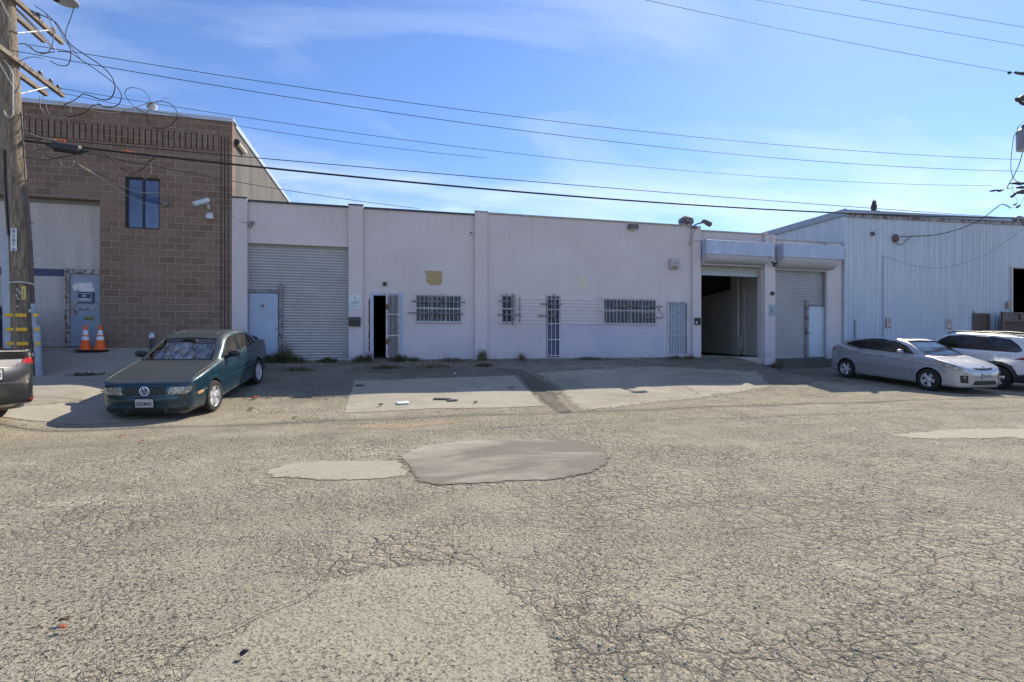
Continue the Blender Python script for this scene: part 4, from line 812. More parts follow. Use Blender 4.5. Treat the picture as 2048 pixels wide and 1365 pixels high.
def build_car(sp, root, paint, h=.02, near=1):
    c = Car(sp); V, Fc, N = c.mesh(h); C = V[Fc].mean(1); Nf = N[Fc].mean(1); x, y, z = C.T; lab = np.full(len(Fc), 'body', dtype=object)
    inner = (np.minimum(np.hypot(x-sp['xf'], z-sp['R']), np.hypot(x-sp['xr'], z-sp['R'])) < sp['RW']+.006) & (np.abs(y) < c.W2+.05) & (z < sp['R']+sp['RW']+.02)
    lab[inner] = 'wheel_well'; lab[(z < sp.get('under', .2)) & (Nf[:, 2] < -.5)] = 'wheel_well'
    side = np.abs(Nf[:, 1]) > .42
    for pol in sp.get('pillar', []): lab[inpoly(x, z, pol) & side & ~inner] = 'dark_trim'
    for nm, pol in sp['sidewin']: lab[inpoly(x, z, pol) & side & ~inner] = nm
    wp = sp['wind']; lab[inpoly(y, z, [(a, b_) for a, b_ in wp]) & (x < sp['windx']) & (Nf[:, 0] < -.15) & (np.abs(Nf[:, 1]) < .55)] = 'windscreen'
    rp_ = sp['rearwin']; lab[inpoly(y, z, rp_) & (x > sp['rearx']) & (Nf[:, 0] > .1) & (np.abs(Nf[:, 1]) < .6)] = 'rear_window'
    for nm, view, pol, lim in sp['lamps']:
        both = pol if min(a for a, b_ in pol) < 0 and max(a for a, b_ in pol) > 0 and view != 'y' else None
        if view == 'f': u = y if both else np.abs(y); k = inpoly(u, z, pol) & (x < lim) & (Nf[:, 0] < .3)
        elif view == 'r': u = y if both else np.abs(y); k = inpoly(u, z, pol) & (x > lim) & (Nf[:, 0] > -.3)
        else: k = inpoly(x, z, pol) & (np.abs(Nf[:, 1]) > .2)
        k = k & ~inner
        lab[k] = nm
    mats = {'body': paint, 'wheel_well': M_trim, 'windscreen': M_screen if sp.get('shade') else M_glassd, 'rear_window': M_glassd, 'side_window': sp.get('sglass', M_glassd), 'headlight': M_lens, 'grille': M_trim, 'air_intake': M_trim, 'tail_light': M_red, 'indicator': M_amber, 'fog_lamp': M_lens, 'lower_cladding': M_trim, 'dark_trim': M_trim, 'rear_panel': plain('navy_plastic', (.03, .035, .05), .45), 'fog_recess': M_trim}
    for nm in sorted(set(lab)):
        k = lab == nm
        if nm in ('side_window', 'headlight', 'tail_light', 'indicator', 'fog_lamp', 'fog_recess'):
            for sg in (-1, 1):
                kk = k & ((y > 0) if sg > 0 else (y <= 0))
                if nm == 'side_window':
                    for _, pol in [w for w in sp['sidewin'] if w[0] == 'side_window']:
                        k3 = kk & inpoly(x, z, pol)
                        if k3.any(): npmesh(nm, V, Fc[k3], N, mats[nm], root, .004)
                elif kk.any(): npmesh(nm, V, Fc[kk], N, mats[nm], root, -.002)
        else: npmesh(nm, V, Fc[k], N, mats[nm], root, 0 if nm not in ('windscreen', 'rear_window') else .004)
    # seals round the glass, panel gaps
    for sg in (-1, 1):
        for nm, pol in sp['sidewin']:
            q, _ = c.proj('y', densify(pol), sg, .001); MB().tube(q, sp.get('seal', .009), 5, closed=True).build('window_seal', sp.get('sealmat', M_trim), root, local=True, smooth='auto')
    for pol, ax, sg in ((wp, 'x', 1), (rp_, 'x', -1)):
        q, _ = c.proj(ax, densify(pol), sg, .0, sp.get('wx0', -.1)); MB().tube(q, .012, 5, closed=True).build('window_seal', sp.get('sealmat', M_trim), root, local=True, smooth='auto')
    for ax, sg, L_ in (('y', 1, sp['gaps']), ('y', -1, sp['gaps']), ('z', 1, sp.get('topgaps', [])), ('x', 1, sp.get('frontgaps', []))):
        for ln in L_: q, _ = c.proj(ax, densify(spl(ln), .03, False), sg, -.001); MB().tube(q, .004, 4).build('panel_gap', M_trim, root, local=True)
    # lamp edges
    for nm, view, pol, lim in sp['lamps']:
        if nm not in ('headlight', 'tail_light', 'grille', 'air_intake', 'fog_recess', 'indicator'): continue
        ax = {'f': 'x', 'r': 'x', 'y': 'y'}[view]; sgn = -1 if view == 'r' else 1
        span = min(a for a, b_ in pol) < 0
        for s2 in ((1,) if (span and view != 'y') else (1, -1)):
            if view == 'y': q, _ = c.proj('y', densify(pol), s2, .0)
            else: q, _ = c.proj('x', [(a*s2, b_) for a, b_ in densify(pol)], sgn, .0)
            MB().tube(q, .006, 4, closed=True).build(nm+'_edge', M_trim, root, local=True)
    for sg in (-1, 1):
        yw = sg*(sp['track']/2)
        wheel(root, sp['xf'], yw, sp['R'], sp['TW'], sp['RR'], sp['spokes'], sg, sp.get('steer', 0), sp.get('style', 'five')); wheel(root, sp['xr'], yw, sp['R'], sp['TW'], sp['RR'], sp['spokes'], sg, 0, sp.get('style', 'five'))
        # mirrors
        mx_, mz_ = sp['mirror']; q, nv = c.proj('y', [(mx_, mz_)], sg); q = q[0]; m = MB(); n = 12
        vs = []; rows = [(.0, .55), (.03, .85), (.12, 1.0), (.19, .9), (.225, .45)]
        for d, sc in rows:
            for k in range(n): a = 2*math.pi*k/n; ca, sa = math.cos(a), math.sin(a); e = .62; vs.append((q.x+.0+.055*sc*math.copysign(abs(ca)**e, ca)+.01*d, q.y+sg*(.03+d), q.z+.075+.068*sc*math.copysign(abs(sa)**e, sa)))
        m.add(vs, [(i*n+k, i*n+(k+1) % n, (i+1)*n+(k+1) % n, (i+1)*n+k) for i in range(4) for k in range(n)]+[tuple(range(n)), tuple(range(4*n, 5*n))])
        m.cbox(q.x-.03, q.x+.03, min(q.y-sg*.02, q.y+sg*.07), max(q.y-sg*.02, q.y+sg*.07), q.z-.01, q.z+.05, .006)
        m.build('wing_mirror', sp.get('mirrormat', paint), root, local=True, smooth='auto')
        for (hx, hz_) in sp['handles']:
            q, nv = c.proj('y', [(hx-.09, hz_), (hx-.075, hz_), (hx, hz_), (hx+.075, hz_), (hx+.09, hz_)], sg, .0); pts = [q[0], q[1]+nv[1]*.028, q[2]+nv[2]*.034, q[3]+nv[3]*.028, q[4]]
            MB().tube(pts, .012, 8).build('door_handle', sp.get('handlemat', paint), root, local=True, smooth='auto')
    # front grille bars
    for (y0, y1, z_, mt) in sp.get('bars', []):
        q, nv = c.proj('x', densify([(y0, z_), (y1, z_)], .05, False), 1, .006); MB().tube(q, .006, 5).build('grille_bar', mt or paint, root, local=True)
    return c
def plate(root, c, side, yc, z, txt, wdt=.305, ht=.155, tilt=0, frame=True):
    q, nv = c.proj('x', [(yc-.13, z), (yc+.13, z), (yc, z)], 1 if side == 'f' else -1, .0); xx = min(a.x for a in q)-.02 if side == 'f' else max(a.x for a in q)+.02
    s = 1 if side == 'f' else -1
    M = Matrix.Translation((xx, yc, z))@(Matrix(((0, 0, -1, 0), (-1, 0, 0, 0), (0, 1, 0, 0), (0, 0, 0, 1))) if s > 0 else Matrix(((0, 0, 1, 0), (1, 0, 0, 0), (0, 1, 0, 0), (0, 0, 0, 1))))
    o = MB().cbox(-wdt/2, wdt/2, -ht/2, ht/2, -.006, 0, .002, M=M).build('number_plate', M_plate, root, local=True)
    if frame: m = MB(); [m.box(a, b_, c_, d, -.012, .004, M=M) for a, b_, c_, d in ((-wdt/2-.012, -wdt/2, -ht/2-.012, ht/2+.012), (wdt/2, wdt/2+.012, -ht/2-.012, ht/2+.012), (-wdt/2, wdt/2, ht/2, ht/2+.012), (-wdt/2, wdt/2, -ht/2-.012, -ht/2))]; m.build('plate_frame', M_trim, o, local=True)
    if txt: m = MB(); text(m, txt, .08, M@Matrix.Translation((0, -.012, .001)), w=wdt*.86, h=.075, bold=.002); m.build('plate_lettering', M_ink, o, local=True)
    return M
def place(root, x, y, z, rot, pitch=0, roll=0):
    root.location = (x, y, z); root.rotation_euler = (Matrix.Rotation(rot, 4, 'Z')@Matrix.Rotation(pitch, 4, 'Y')@Matrix.Rotation(roll, 4, 'X')).to_euler()
M_gb = plain('grille_bar_grey', (.055, .055, .055), .4)
# ---------- dark green saloon
jet = dict(L=4.38, W=1.735, Ht=1.446, xf=.87, xr=3.383, R=.312, RW=.352, RR=.212, TW=.195, track=1.52, spokes=5, steer=math.radians(-4), style='wide', wx0=.95,
  top=[(-.01, .38), (-.03, .44), (-.028, .495), (.02, .522), (.035, .60), (.085, .715), (.20, .785), (.6, .875), (1.0, .93), (1.35, .965), (2.2, .975), (3.3, 1.0), (3.75, 1.035), (4.15, 1.03), (4.28, 1.0), (4.33, .9)],
  low=[(4.36, .72), (4.385, .55), (4.36, .36), (4.24, .25), (3.9, .20), (2.2, .17), (.5, .15), (.16, .135), (.05, .20), (.005, .32)],
  cab=[(1.18, .90), (1.5, 1.10), (1.85, 1.305), (2.02, 1.38), (2.3, 1.432), (2.7, 1.442), (3.1, 1.41), (3.4, 1.32), (3.65, 1.18), (3.9, 1.0)], cabbase=[(3.8, .7), (1.3, .7)],
  plan=[(.34, .80), (.12, .72), (.03, .5), (-.01, .25), (-.012, 0)][::-1]+[(.6, .855), (1.2, .868), (3.2, .868), (3.9, .845), (4.2, .77), (4.34, .62), (4.38, .3), (4.385, 0)],
  side=[(.15, .90), (.25, .955), (.4, .985), (.55, 1.0), (.68, .995), (.85, .965), (.97, .92), (1.1, .86), (1.5, .80)],
  cside=[(.7, .96), (.95, .90), (1.15, .83), (1.3, .765), (1.42, .70), (1.5, .64)], ctaper=.05, ctx=3.0, cfx=1.7, ctf=.05, kj=.035, chin=.16,
  sidewin=[('side_window', [(1.62, .99), (2.42, 1.0), (2.40, 1.35), (2.15, 1.335), (1.95, 1.26), (1.72, 1.10)]), ('side_window', [(2.53, 1.0), (3.19, 1.015), (3.13, 1.27), (2.9, 1.34), (2.5, 1.355)]), ('side_window', [(3.23, 1.017), (3.50, 1.03), (3.36, 1.17), (3.18, 1.255)])],
  wind=[(-.66, .985), (0, .985), (.66, .985), (.60, 1.15), (.525, 1.335), (0, 1.355), (-.525, 1.335), (-.60, 1.15)], windx=2.2, rearwin=[(-.60, 1.06), (.60, 1.06), (.5, 1.33), (-.5, 1.33)], rearx=3.1, shade=True,
  lamps=[('headlight', 'f', [(.37, .54), (.66, .545), (.74, .58), (.75, .675), (.40, .69)], .7), ('grille', 'f', [(-.325, .535), (.325, .535), (.355, .685), (-.355, .685)], .5), ('air_intake', 'f', [(-.30, .20), (.30, .20), (.30, .285), (-.30, .285)], .5), ('fog_recess', 'f', [(.36, .215), (.70, .23), (.68, .295), (.36, .285)], .6),
         ('indicator', 'y', [(.28, .49), (.45, .50), (.45, .54), (.28, .53)], 0), ('tail_light', 'r', [(.45, .78), (.80, .78), (.80, .98), (.5, .98)], 3.9)],
  gaps=[[(1.32, .30), (1.30, .55), (1.38, .80), (1.50, .96)], [(2.45, .24), (2.47, .6), (2.48, 1.35)], [(3.05, .26), (3.10, .45), (3.28, .70), (3.55, .95)], [(1.32, .25), (3.0, .25)], [(.02, .515), (.25, .52), (.54, .55)]],
  topgaps=[[(.12, .74), (.6, .72), (1.0, .735), (1.33, .74)], [(.12, -.74), (.6, -.72), (1.0, -.735), (1.33, -.74)], [(2.15, -.42), (2.62, -.42)], [(2.15, .42), (2.62, .42)], [(2.15, -.42), (2.15, .42)], [(2.62, -.42), (2.62, .42)]],
  frontgaps=[[(-.74, .515), (0, .51), (.74, .515)], [(-.75, .42), (0, .415), (.75, .42)], [(-.74, .705), (0, .72), (.74, .705)]],
  bars=[(-.32, .32, .572, M_gb), (-.325, .325, .61, M_gb), (-.33, .33, .648, M_gb), (-.29, .29, .225, M_trim), (-.29, .29, .255, M_trim)],
  mirror=(1.72, .96), handles=[(2.27, .88), (3.08, .90)], sglass=M_glassb, mirrormat=plain('mirror_navy', (.015, .02, .03), .25, .2), line=[(1.3, .56, 3.0, .58, .010)], handlemat=None)
jp = carpaint('dark_teal_paint', (.016, .060, .085), .5, dust=(.055, .050, .044), dustamt=.68, rough=.28)
jet['handlemat'] = jp
J = thing('saloon_car', 'dark green dusty saloon car with foil sunshade parked nose out on the drive', 'car')
cj = build_car(jet, J, jp, .018)
def shade(root, c, zz, y1, x0=-.1, off=.05, amp=.03, seed=0, mat=None):
    ys = np.linspace(-y1, y1, 46); us = np.linspace(0, 1, 30); pts = [(yy*(1-.16*u), zz[0]+(zz[1]-zz[0])*u) for u in us for yy in ys]
    q, nv = c.proj('x', pts, 1, -off, x0); vs = []
    for p_, n_, (a, b_) in zip(q, nv, pts):
        w = mnoise.noise(Vector((a*7, b_*5, seed)))*amp+mnoise.noise(Vector((a*23, b_*9, seed+3)))*amp*.5; vs.append(p_-n_*(amp+w))
    m = MB().add(vs, [(i*46+k, i*46+k+1, (i+1)*46+k+1, (i+1)*46+k) for i in range(29) for k in range(45)]); m.build('sunshade', mat or M_shade, root, local=True)
shade(J, cj, (1.0, 1.30), .56, x0=.95, off=.02, amp=.05)
it = MB(); it.box(1.35, 1.9, -.62, .62, .80, .93); it.box(1.9, 3.7, -.66, .66, .5, .7); it.build('dashboard', M_trim, J, local=True)
Mp = plate(J, cj, 'f', 0, .40, '5DDM451')
# round emblem
q, nv = cj.proj('x', [(0, .612)], 1, .022); q = q[0]; em = MB(); r = .070
Mx = lambda a, b_: Vector((q.x-.006, -a*1.12, q.z+b_*1.12))
em.tube([Mx(r*math.cos(t), r*math.sin(t)) for t in np.linspace(0, 2*math.pi, 33)[:-1]], .0085, 6, closed=True)
for pp in ([(-.026, .054), (0, .006), (.026, .054)], [(-.052, .030), (-.027, -.048), (0, -.004), (.027, -.048), (.052, .030)]): em.tube([Mx(*a) for a in pp], .0065, 6)
em.build('emblem', plain('emblem_silver_blue', (.70, .76, 1.0), .3, .1), J, local=True)
m = MB(); m.tube([(2.95, 0, 1.43), (3.02, 0, 1.60)], [.009, .005], 6); m.build('antenna', M_trim, J, local=True)
sp_ = MB(); n = 8; prof = [(0, 0), (.10, .03), (.2, .035), (.21, .02), (.1, .005), (.02, -.012)]
for a, b_ in ((-.55, -.1), (-.1, .1), (.1, .55)): pass
vs = []
for yy in np.linspace(-.60, .60, 9):
    k = 1-.35*(abs(yy)/.6)**4
    for a, b_ in prof: vs.append((4.08+a*k, yy, 1.09+b_*k-(.05 if abs(yy) > .59 else 0)))
sp_.add(vs, [(i*6+j, i*6+(j+1) % 6, (i+1)*6+(j+1) % 6, (i+1)*6+j) for i in range(8) for j in range(6)]+[tuple(range(6)), tuple(range(48, 54))]); sp_.box(4.12, 4.2, -.56, -.53, 1.0, 1.09); sp_.box(4.12, 4.2, .53, .56, 1.0, 1.09)
sp_.build('spoiler', M_trim, J, local=True, smooth='auto')
def setcar(root, sp, Pf, Pr, side, rot=None):
    """stand the car so that its near wheels touch the ground at two points"""
    Pf = Vector(Pf); Pr = Vector(Pr); d = (Pr-Pf).normalized(); ang = math.atan2(d.y, d.x); wb = sp['xr']-sp['xf']; Pr = Pf+d*wb
    zf, zr = hz(Pf.x, Pf.y)+.012, hz(Pr.x, Pr.y)+.012; pitch = -math.asin((zr-zf)/wb)
    lat = Vector((-d.y, d.x))*side*sp['track']/2
    o = Pf-lat-d*sp['xf']*math.cos(pitch); place(root, o.x, o.y, zf+math.sin(pitch)*sp['xf'], ang, pitch)
setcar(J, jet, (-3.50, 11.32), (-3.28, 13.7), -1)
# ---------- silver hatchback
pri = dict(L=4.46, W=1.745, Ht=1.49, xf=.92, xr=3.62, R=.318, RW=.355, RR=.20, TW=.195, track=1.53, spokes=5, wx0=.7, pillar=[[(1.70, 1.015), (3.25, 1.06), (3.75, 1.15), (3.80, 1.20), (3.48, 1.30), (2.9, 1.405), (2.5, 1.42), (1.70, 1.25)]],
  top=[(.0, .46), (-.01, .55), (.03, .66), (.12, .745), (.35, .84), (.7, .93), (.98, 1.0), (1.5, 1.0), (2.5, .96), (3.5, 1.03), (3.95, 1.12), (4.13, 1.12), (4.27, 1.03), (4.37, .90), (4.43, .75)],
  low=[(4.44, .65), (4.465, .5), (4.42, .33), (4.25, .24), (3.9, .20), (2.2, .17), (.5, .17), (.12, .18), (.02, .24), (.0, .36)],
  cab=[(.86, .88), (1.05, 1.01), (1.45, 1.225), (1.8, 1.38), (2.1, 1.44), (2.4, 1.455), (2.9, 1.435), (3.4, 1.37), (3.8, 1.28), (4.08, 1.19), (4.2, 1.1)], cabbase=[(4.1, .7), (1.0, .7)],
  plan=[(.40, .80), (.16, .71), (.03, .5), (-.02, .25), (-.022, 0)][::-1]+[(.7, .86), (1.2, .872), (3.2, .872), (3.9, .85), (4.25, .76), (4.40, .6), (4.45, .3), (4.46, 0)],
  side=[(.15, .92), (.25, .96), (.45, .99), (.6, 1.0), (.75, .985), (.9, .955), (1.0, .92), (1.15, .86), (1.5, .78)],
  cside=[(.7, .96), (.98, .90), (1.15, .85), (1.3, .79), (1.42, .72), (1.5, .64)], ctaper=.09, ctx=3.0, cfx=1.5, ctf=.06, kj=.03,
  sidewin=[('side_window', [(1.42, 1.02), (1.70, 1.02), (1.70, 1.24)]), ('side_window', [(1.74, 1.02), (2.46, 1.035), (2.44, 1.375), (2.15, 1.37), (1.95, 1.33), (1.74, 1.24)]), ('side_window', [(2.54, 1.037), (3.25, 1.08), (3.42, 1.19), (3.26, 1.32), (2.9, 1.37), (2.56, 1.38)]), ('side_window', [(3.30, 1.09), (3.72, 1.15), (3.78, 1.20), (3.48, 1.285), (3.34, 1.31), (3.46, 1.18)])],
  wind=[(-.70, 1.02), (0, .985), (.70, 1.02), (.64, 1.2), (.55, 1.38), (0, 1.40), (-.55, 1.38), (-.64, 1.2)], windx=2.2, rearwin=[(-.55, 1.18), (.55, 1.18), (.5, 1.34), (-.5, 1.34)], rearx=3.3, shade=True,
  lamps=[('headlight', 'y', [(.20, .66), (.33, .69), (.62, .81), (.80, .885), (.66, .885), (.40, .82), (.14, .735), (.13, .68)], 0), ('grille', 'f', [(-.30, .70), (0, .685), (.30, .70), (.34, .745), (0, .72), (-.34, .745)], .4), ('air_intake', 'f', [(-.45, .285), (.45, .285), (.36, .40), (-.36, .40)], .4), ('fog_recess', 'f', [(.56, .33), (.70, .34), (.72, .53), (.58, .54)], .6),
         ('tail_light', 'y', [(4.14, .97), (4.28, .86), (4.42, .84), (4.36, .97), (4.24, 1.05)], 0)],
  gaps=[[(1.42, .30), (1.40, .6), (1.38, .86), (1.48, 1.0)], [(2.50, .26), (2.52, .6), (2.51, 1.42)], [(3.22, .30), (3.27, .5), (3.42, .72), (3.45, 1.05)], [(1.42, .27), (3.2, .27)], [(.04, .60), (.3, .60), (.55, .60)]],
  topgaps=[[(.14, .60), (.6, .70), (.9, .74)], [(.14, -.60), (.6, -.70), (.9, -.74)], [(.12, -.5), (.1, 0), (.12, .5)]],
  bars=[(-.42, .42, .32, M_trim), (-.40, .40, .36, M_trim)], mirror=(1.72, 1.0), handles=[(2.36, .90), (3.24, .95)], line=[(.9, .78, 4.2, .98, .012)])
pp_ = carpaint('silver_paint', (.43, .445, .48), .55, dust=(.55, .53, .52), dustamt=.25, rough=.28)
PR = thing('hatchback_car', 'silver five door hatchback parked nose out beside the pale blue steel wall', 'car')
cp = build_car(pri, PR, pp_, .02)
shade(PR, cp, (1.06, 1.38), .60, x0=.7, off=.02, amp=.015, seed=4, mat=plain('white_sunshade', (.62, .68, .68), .5, .2, vary=.3, scale=7))
it = MB(); it.box(1.2, 1.7, -.62, .62, .8, .95); it.box(1.9, 3.7, -.66, .66, .5, .7); it.build('dashboard', M_trim, PR, local=True)
plate(PR, cp, 'f', 0, .53, '7SLU429', frame=False)
q, nv = cp.proj('x', [(0, .74)], 1, .01); q = q[0]; em = MB()
for rx, ry, oz in ((.07, .046, 0), (.028, .044, 0), (.05, .02, .018)): em.tube([Vector((q.x-.006, rx*math.cos(t), q.z+oz+ry*math.sin(t))) for t in np.linspace(0, 2*math.pi, 25)[:-1]], .0055, 5, closed=True)
em.build('emblem', M_chrome, PR, local=True)
MB().tube([(3.0, 0, 1.45), (3.22, 0, 1.62)], [.006, .003], 6).build('antenna', M_trim, PR, local=True)
for sg in (-1, 1):
    q, nv = cp.proj('x', [(sg*.64, .48)], 1, .004); MB().lathe([(0, .01), (.035, .006), (.042, 0), (.042, -.02)], q[0], (-1, 0, 0), 16).build('fog_lamp', M_lens, PR, local=True)
    q, nv = cp.proj('y', [(.60, .80), (.72, .845)], sg, .004); MB().tube(q, .018, 6).build('indicator', M_amber, PR, local=True)
setcar(PR, pri, (15.42, 11.22), (15.42, 13.9), 1)
# ---------- white crossover
rav = dict(L=4.60, W=1.855, Ht=1.70, xf=.93, xr=3.62, R=.355, RW=.40, RR=.23, TW=.225, track=1.62, spokes=5, flare=.03, wx0=.9, pillar=[[(2.40, 1.15), (2.62, 1.15), (2.58, 1.575), (2.36, 1.57)]],
  top=[(.0, .55), (-.01, .75), (.04, .93), (.14, 1.02), (.5, 1.07), (1.0, 1.12), (1.3, 1.14), (2.2, 1.13), (3.3, 1.14), (4.0, 1.16), (4.40, 1.16), (4.46, 1.05), (4.52, .85)],
  low=[(4.58, .7), (4.60, .55), (4.55, .36), (4.4, .30), (3.9, .26), (2.2, .23), (.5, .25), (.12, .28), (.02, .36), (.0, .45)],
  cab=[(1.12, 1.02), (1.35, 1.20), (1.65, 1.42), (1.95, 1.58), (2.3, 1.645), (2.8, 1.665), (3.4, 1.655), (4.0, 1.615), (4.3, 1.56), (4.36, 1.48), (4.5, 1.2), (4.52, 1.05)], cabbase=[(4.3, .8), (1.3, .8)],
  plan=[(.40, .86), (.16, .78), (.03, .55), (-.01, .3), (-.012, 0)][::-1]+[(.7, .92), (1.2, .927), (3.2, .927), (3.9, .92), (4.35, .86), (4.53, .72), (4.59, .35), (4.60, 0)],
  side=[(.2, .95), (.4, .985), (.6, 1.0), (.8, .99), (1.0, .965), (1.12, .93), (1.3, .87), (1.7, .8)],
  cside=[(.8, .96), (1.12, .90), (1.3, .86), (1.5, .80), (1.62, .74), (1.7, .66)], ctaper=.05, ctx=3.4, cfx=1.8, kj=.03,
  sidewin=[('side_window', [(1.66, 1.15), (2.50, 1.16), (2.42, 1.56), (2.1, 1.53), (1.88, 1.40)]), ('side_window', [(2.54, 1.16), (4.02, 1.17), (4.12, 1.22), (4.02, 1.36), (3.78, 1.53), (3.3, 1.575), (2.46, 1.57)])],
  wind=[(-.72, 1.15), (.72, 1.15), (.6, 1.55), (-.6, 1.55)], windx=2.2, rearwin=[(-.66, 1.2), (.66, 1.2), (.58, 1.50), (-.58, 1.50)], rearx=4.0,
  lamps=[('headlight', 'f', [(.45, .85), (.85, .88), (.88, .98), (.5, .96)], .6), ('tail_light', 'y', [(4.02, .96), (4.35, 1.08), (4.6, 1.08), (4.6, .97)], 0), ('dark_trim', 'y', [(4.05, 1.60), (4.22, 1.44), (4.52, 1.16), (4.62, 1.16), (4.5, 1.6)], 0), ('lower_cladding', 'y', [(-.1, .2), (-.1, .40), (.42, .5), (.55, .78), (.93, .84), (1.30, .78), (1.45, .46), (3.10, .46), (3.18, .70), (3.35, .84), (3.72, .86), (3.98, .76), (4.14, .50), (4.35, .56), (4.7, .72), (4.7, .2)], 0)],
  gaps=[[(1.50, .48), (1.52, .9), (1.60, 1.12)], [(2.50, .48), (2.52, 1.15)], [(3.16, .74), (3.35, .95), (3.45, 1.15)], [(3.62, .90), (3.88, .90), (3.90, 1.05), (3.64, 1.06), (3.62, .90)]],
  mirror=(1.78, 1.13), handles=[(2.36, 1.02), (3.30, 1.04)], line=[(1.0, .95, 4.2, 1.0, .010)], seal=.012)
rp2_ = carpaint('pearl_white_paint', (.68, .69, .71), .05, dust=(.6, .58, .55), dustamt=.2, rough=.25)
RV = thing('crossover_car', 'white crossover with black roof rails parked nose in behind the silver hatchback', 'car')
cr = build_car(rav, RV, rp2_, .024)
for sg in (-1, 1): MB().tube([(1.95, sg*.60, 1.60), (2.15, sg*.61, 1.69), (3.0, sg*.62, 1.715), (3.85, sg*.60, 1.68), (4.1, sg*.59, 1.63)], .016, 8).build('roof_rail', M_trim, RV, local=True, smooth='auto')
m = MB(); m.add([(2.75+.1*a, b_*.03*(1-a*.5), 1.66+(.07 if a > .3 else 0)) for a in (0, .5, 1) for b_ in (-1, 1)], [(0, 1, 3, 2), (2, 3, 5, 4)]); m.cbox(3.9, 4.35, -.5, .5, 1.62, 1.65, .008); m.build('roof_spoiler', rp2_, RV, local=True)
RVR = Vector((18.05, 11.15)); setcar(RV, rav, (18.05, 11.15+2.69), (18.05, 11.15), -1)
# ---------- grey saloon at the left edge
foc = dict(L=4.53, W=1.82, Ht=1.47, xf=.90, xr=3.55, R=.318, RW=.36, RR=.20, TW=.205, track=1.56, spokes=5, under=.26,
  top=[(.0, .44), (-.005, .60), (.05, .76), (.2, .85), (.8, .96), (1.25, 1.02), (2.2, 1.0), (3.3, 1.04), (3.9, 1.13), (4.3, 1.165), (4.44, 1.15), (4.42, 1.02)],
  low=[(4.47, .90), (4.54, .74), (4.555, .58), (4.53, .42), (4.45, .33), (4.2, .27), (3.9, .20), (2.2, .17), (.5, .19), (.12, .20), (.02, .30)],
  cab=[(1.05, .92), (1.5, 1.18), (1.9, 1.38), (2.2, 1.45), (2.6, 1.468), (3.0, 1.44), (3.4, 1.37), (3.8, 1.26), (4.1, 1.16), (4.28, 1.08)], cabbase=[(4.0, .7), (1.3, .7)],
  plan=[(.40, .84), (.16, .75), (.03, .5), (-.02, .25), (-.022, 0)][::-1]+[(.7, .90), (1.2, .91), (3.2, .91), (3.9, .89), (4.28, .80), (4.46, .64), (4.53, .35), (4.555, 0)],
  side=[(.15, .92), (.3, .97), (.5, 1.0), (.7, 1.0), (.82, .96), (.92, .90), (1.02, .85), (1.15, .80), (1.5, .75)],
  cside=[(.7, .92), (1.0, .84), (1.15, .82), (1.3, .75), (1.42, .68), (1.5, .6)], ctaper=.07, ctx=2.9, cfx=1.7, kj=.04,
  sidewin=[('side_window', [(1.62, 1.04), (2.45, 1.05), (2.42, 1.36), (2.1, 1.35), (1.85, 1.24)]), ('side_window', [(2.52, 1.05), (3.45, 1.10), (3.3, 1.24), (3.0, 1.33), (2.5, 1.37)])],
  wind=[(-.68, 1.03), (.68, 1.03), (.55, 1.36), (-.55, 1.36)], windx=2.2, rearwin=[(-.58, 1.13), (.58, 1.13), (.5, 1.36), (-.5, 1.36)], rearx=3.2,
  lamps=[('headlight', 'f', [(.40, .68), (.80, .72), (.82, .82), (.45, .78)], .7), ('tail_light', 'r', [(.50, .945), (.80, .93), (.93, .95), (.90, 1.01), (.74, 1.055), (.56, 1.03)], 3.9), ('lower_cladding', 'r', [(-.95, .34), (.95, .34), (.95, .50), (.5, .46), (-.5, .46), (-.95, .50)], 4.0)],
  gaps=[[(1.45, .30), (1.45, .95)], [(2.48, .26), (2.49, 1.38)], [(3.2, .30), (3.3, .7), (3.45, 1.05)]], mirror=(1.76, 1.02), handles=[(2.3, .92), (3.2, .96)])
fp_ = carpaint('grey_metal_paint', (.075, .073, .073), .7, dust=(.12, .11, .095), dustamt=.3, rough=.3)
FC = thing('saloon_car', 'grey saloon car at the left edge with its tail towards the utility pole', 'car')
cf = build_car(foc, FC, fp_, .018)
Mp = plate(FC, cf, 'r', 0, .80, '6XNK190', frame=True)
m = MB(); m.lathe([(.035, 0), (.04, .02), (.036, .1), (.0, .1)], (4.30, .55, .30), (1, 0, 0), 14); m.build('exhaust_pipe', M_greysteel, FC, local=True)
for sg in (-1, 1):
    q, _ = cf.proj('x', densify([(sg*.60, .385), (sg*.78, .39)], .05, False), -1, .003); MB().tube(q, .014, 6).build('reflector', M_red, FC, local=True)
q, _ = cf.proj('x', densify([(-.8, .68), (0, .66), (.8, .68)], .05, False), -1, .0); MB().tube(q, .004, 4).build('panel_gap', M_trim, FC, local=True)
q, _ = cf.proj('x', densify([(-.45, .96), (-.40, .885), (.40, .885), (.45, .96)], .05, False), -1, .0); MB().tube(q, .004, 4).build('panel_gap', M_trim, FC, local=True)
place(FC, 0, 0, 0, 0)
fd = Vector((.958, -.287, 0)); nvec = Vector((.287, .958, 0)); FS = 1.04      # direction its tail points
FC.scale = (FS, FS, FS); cr_ = Vector((-5.62, 9.93, 0)); o = cr_-fd*4.45*FS-nvec*.80*FS
wpt = o+fd*foc['xr']*FS; place(FC, o.x, o.y, hz(wpt.x, wpt.y)+.01, math.atan2(fd.y, fd.x), 0)
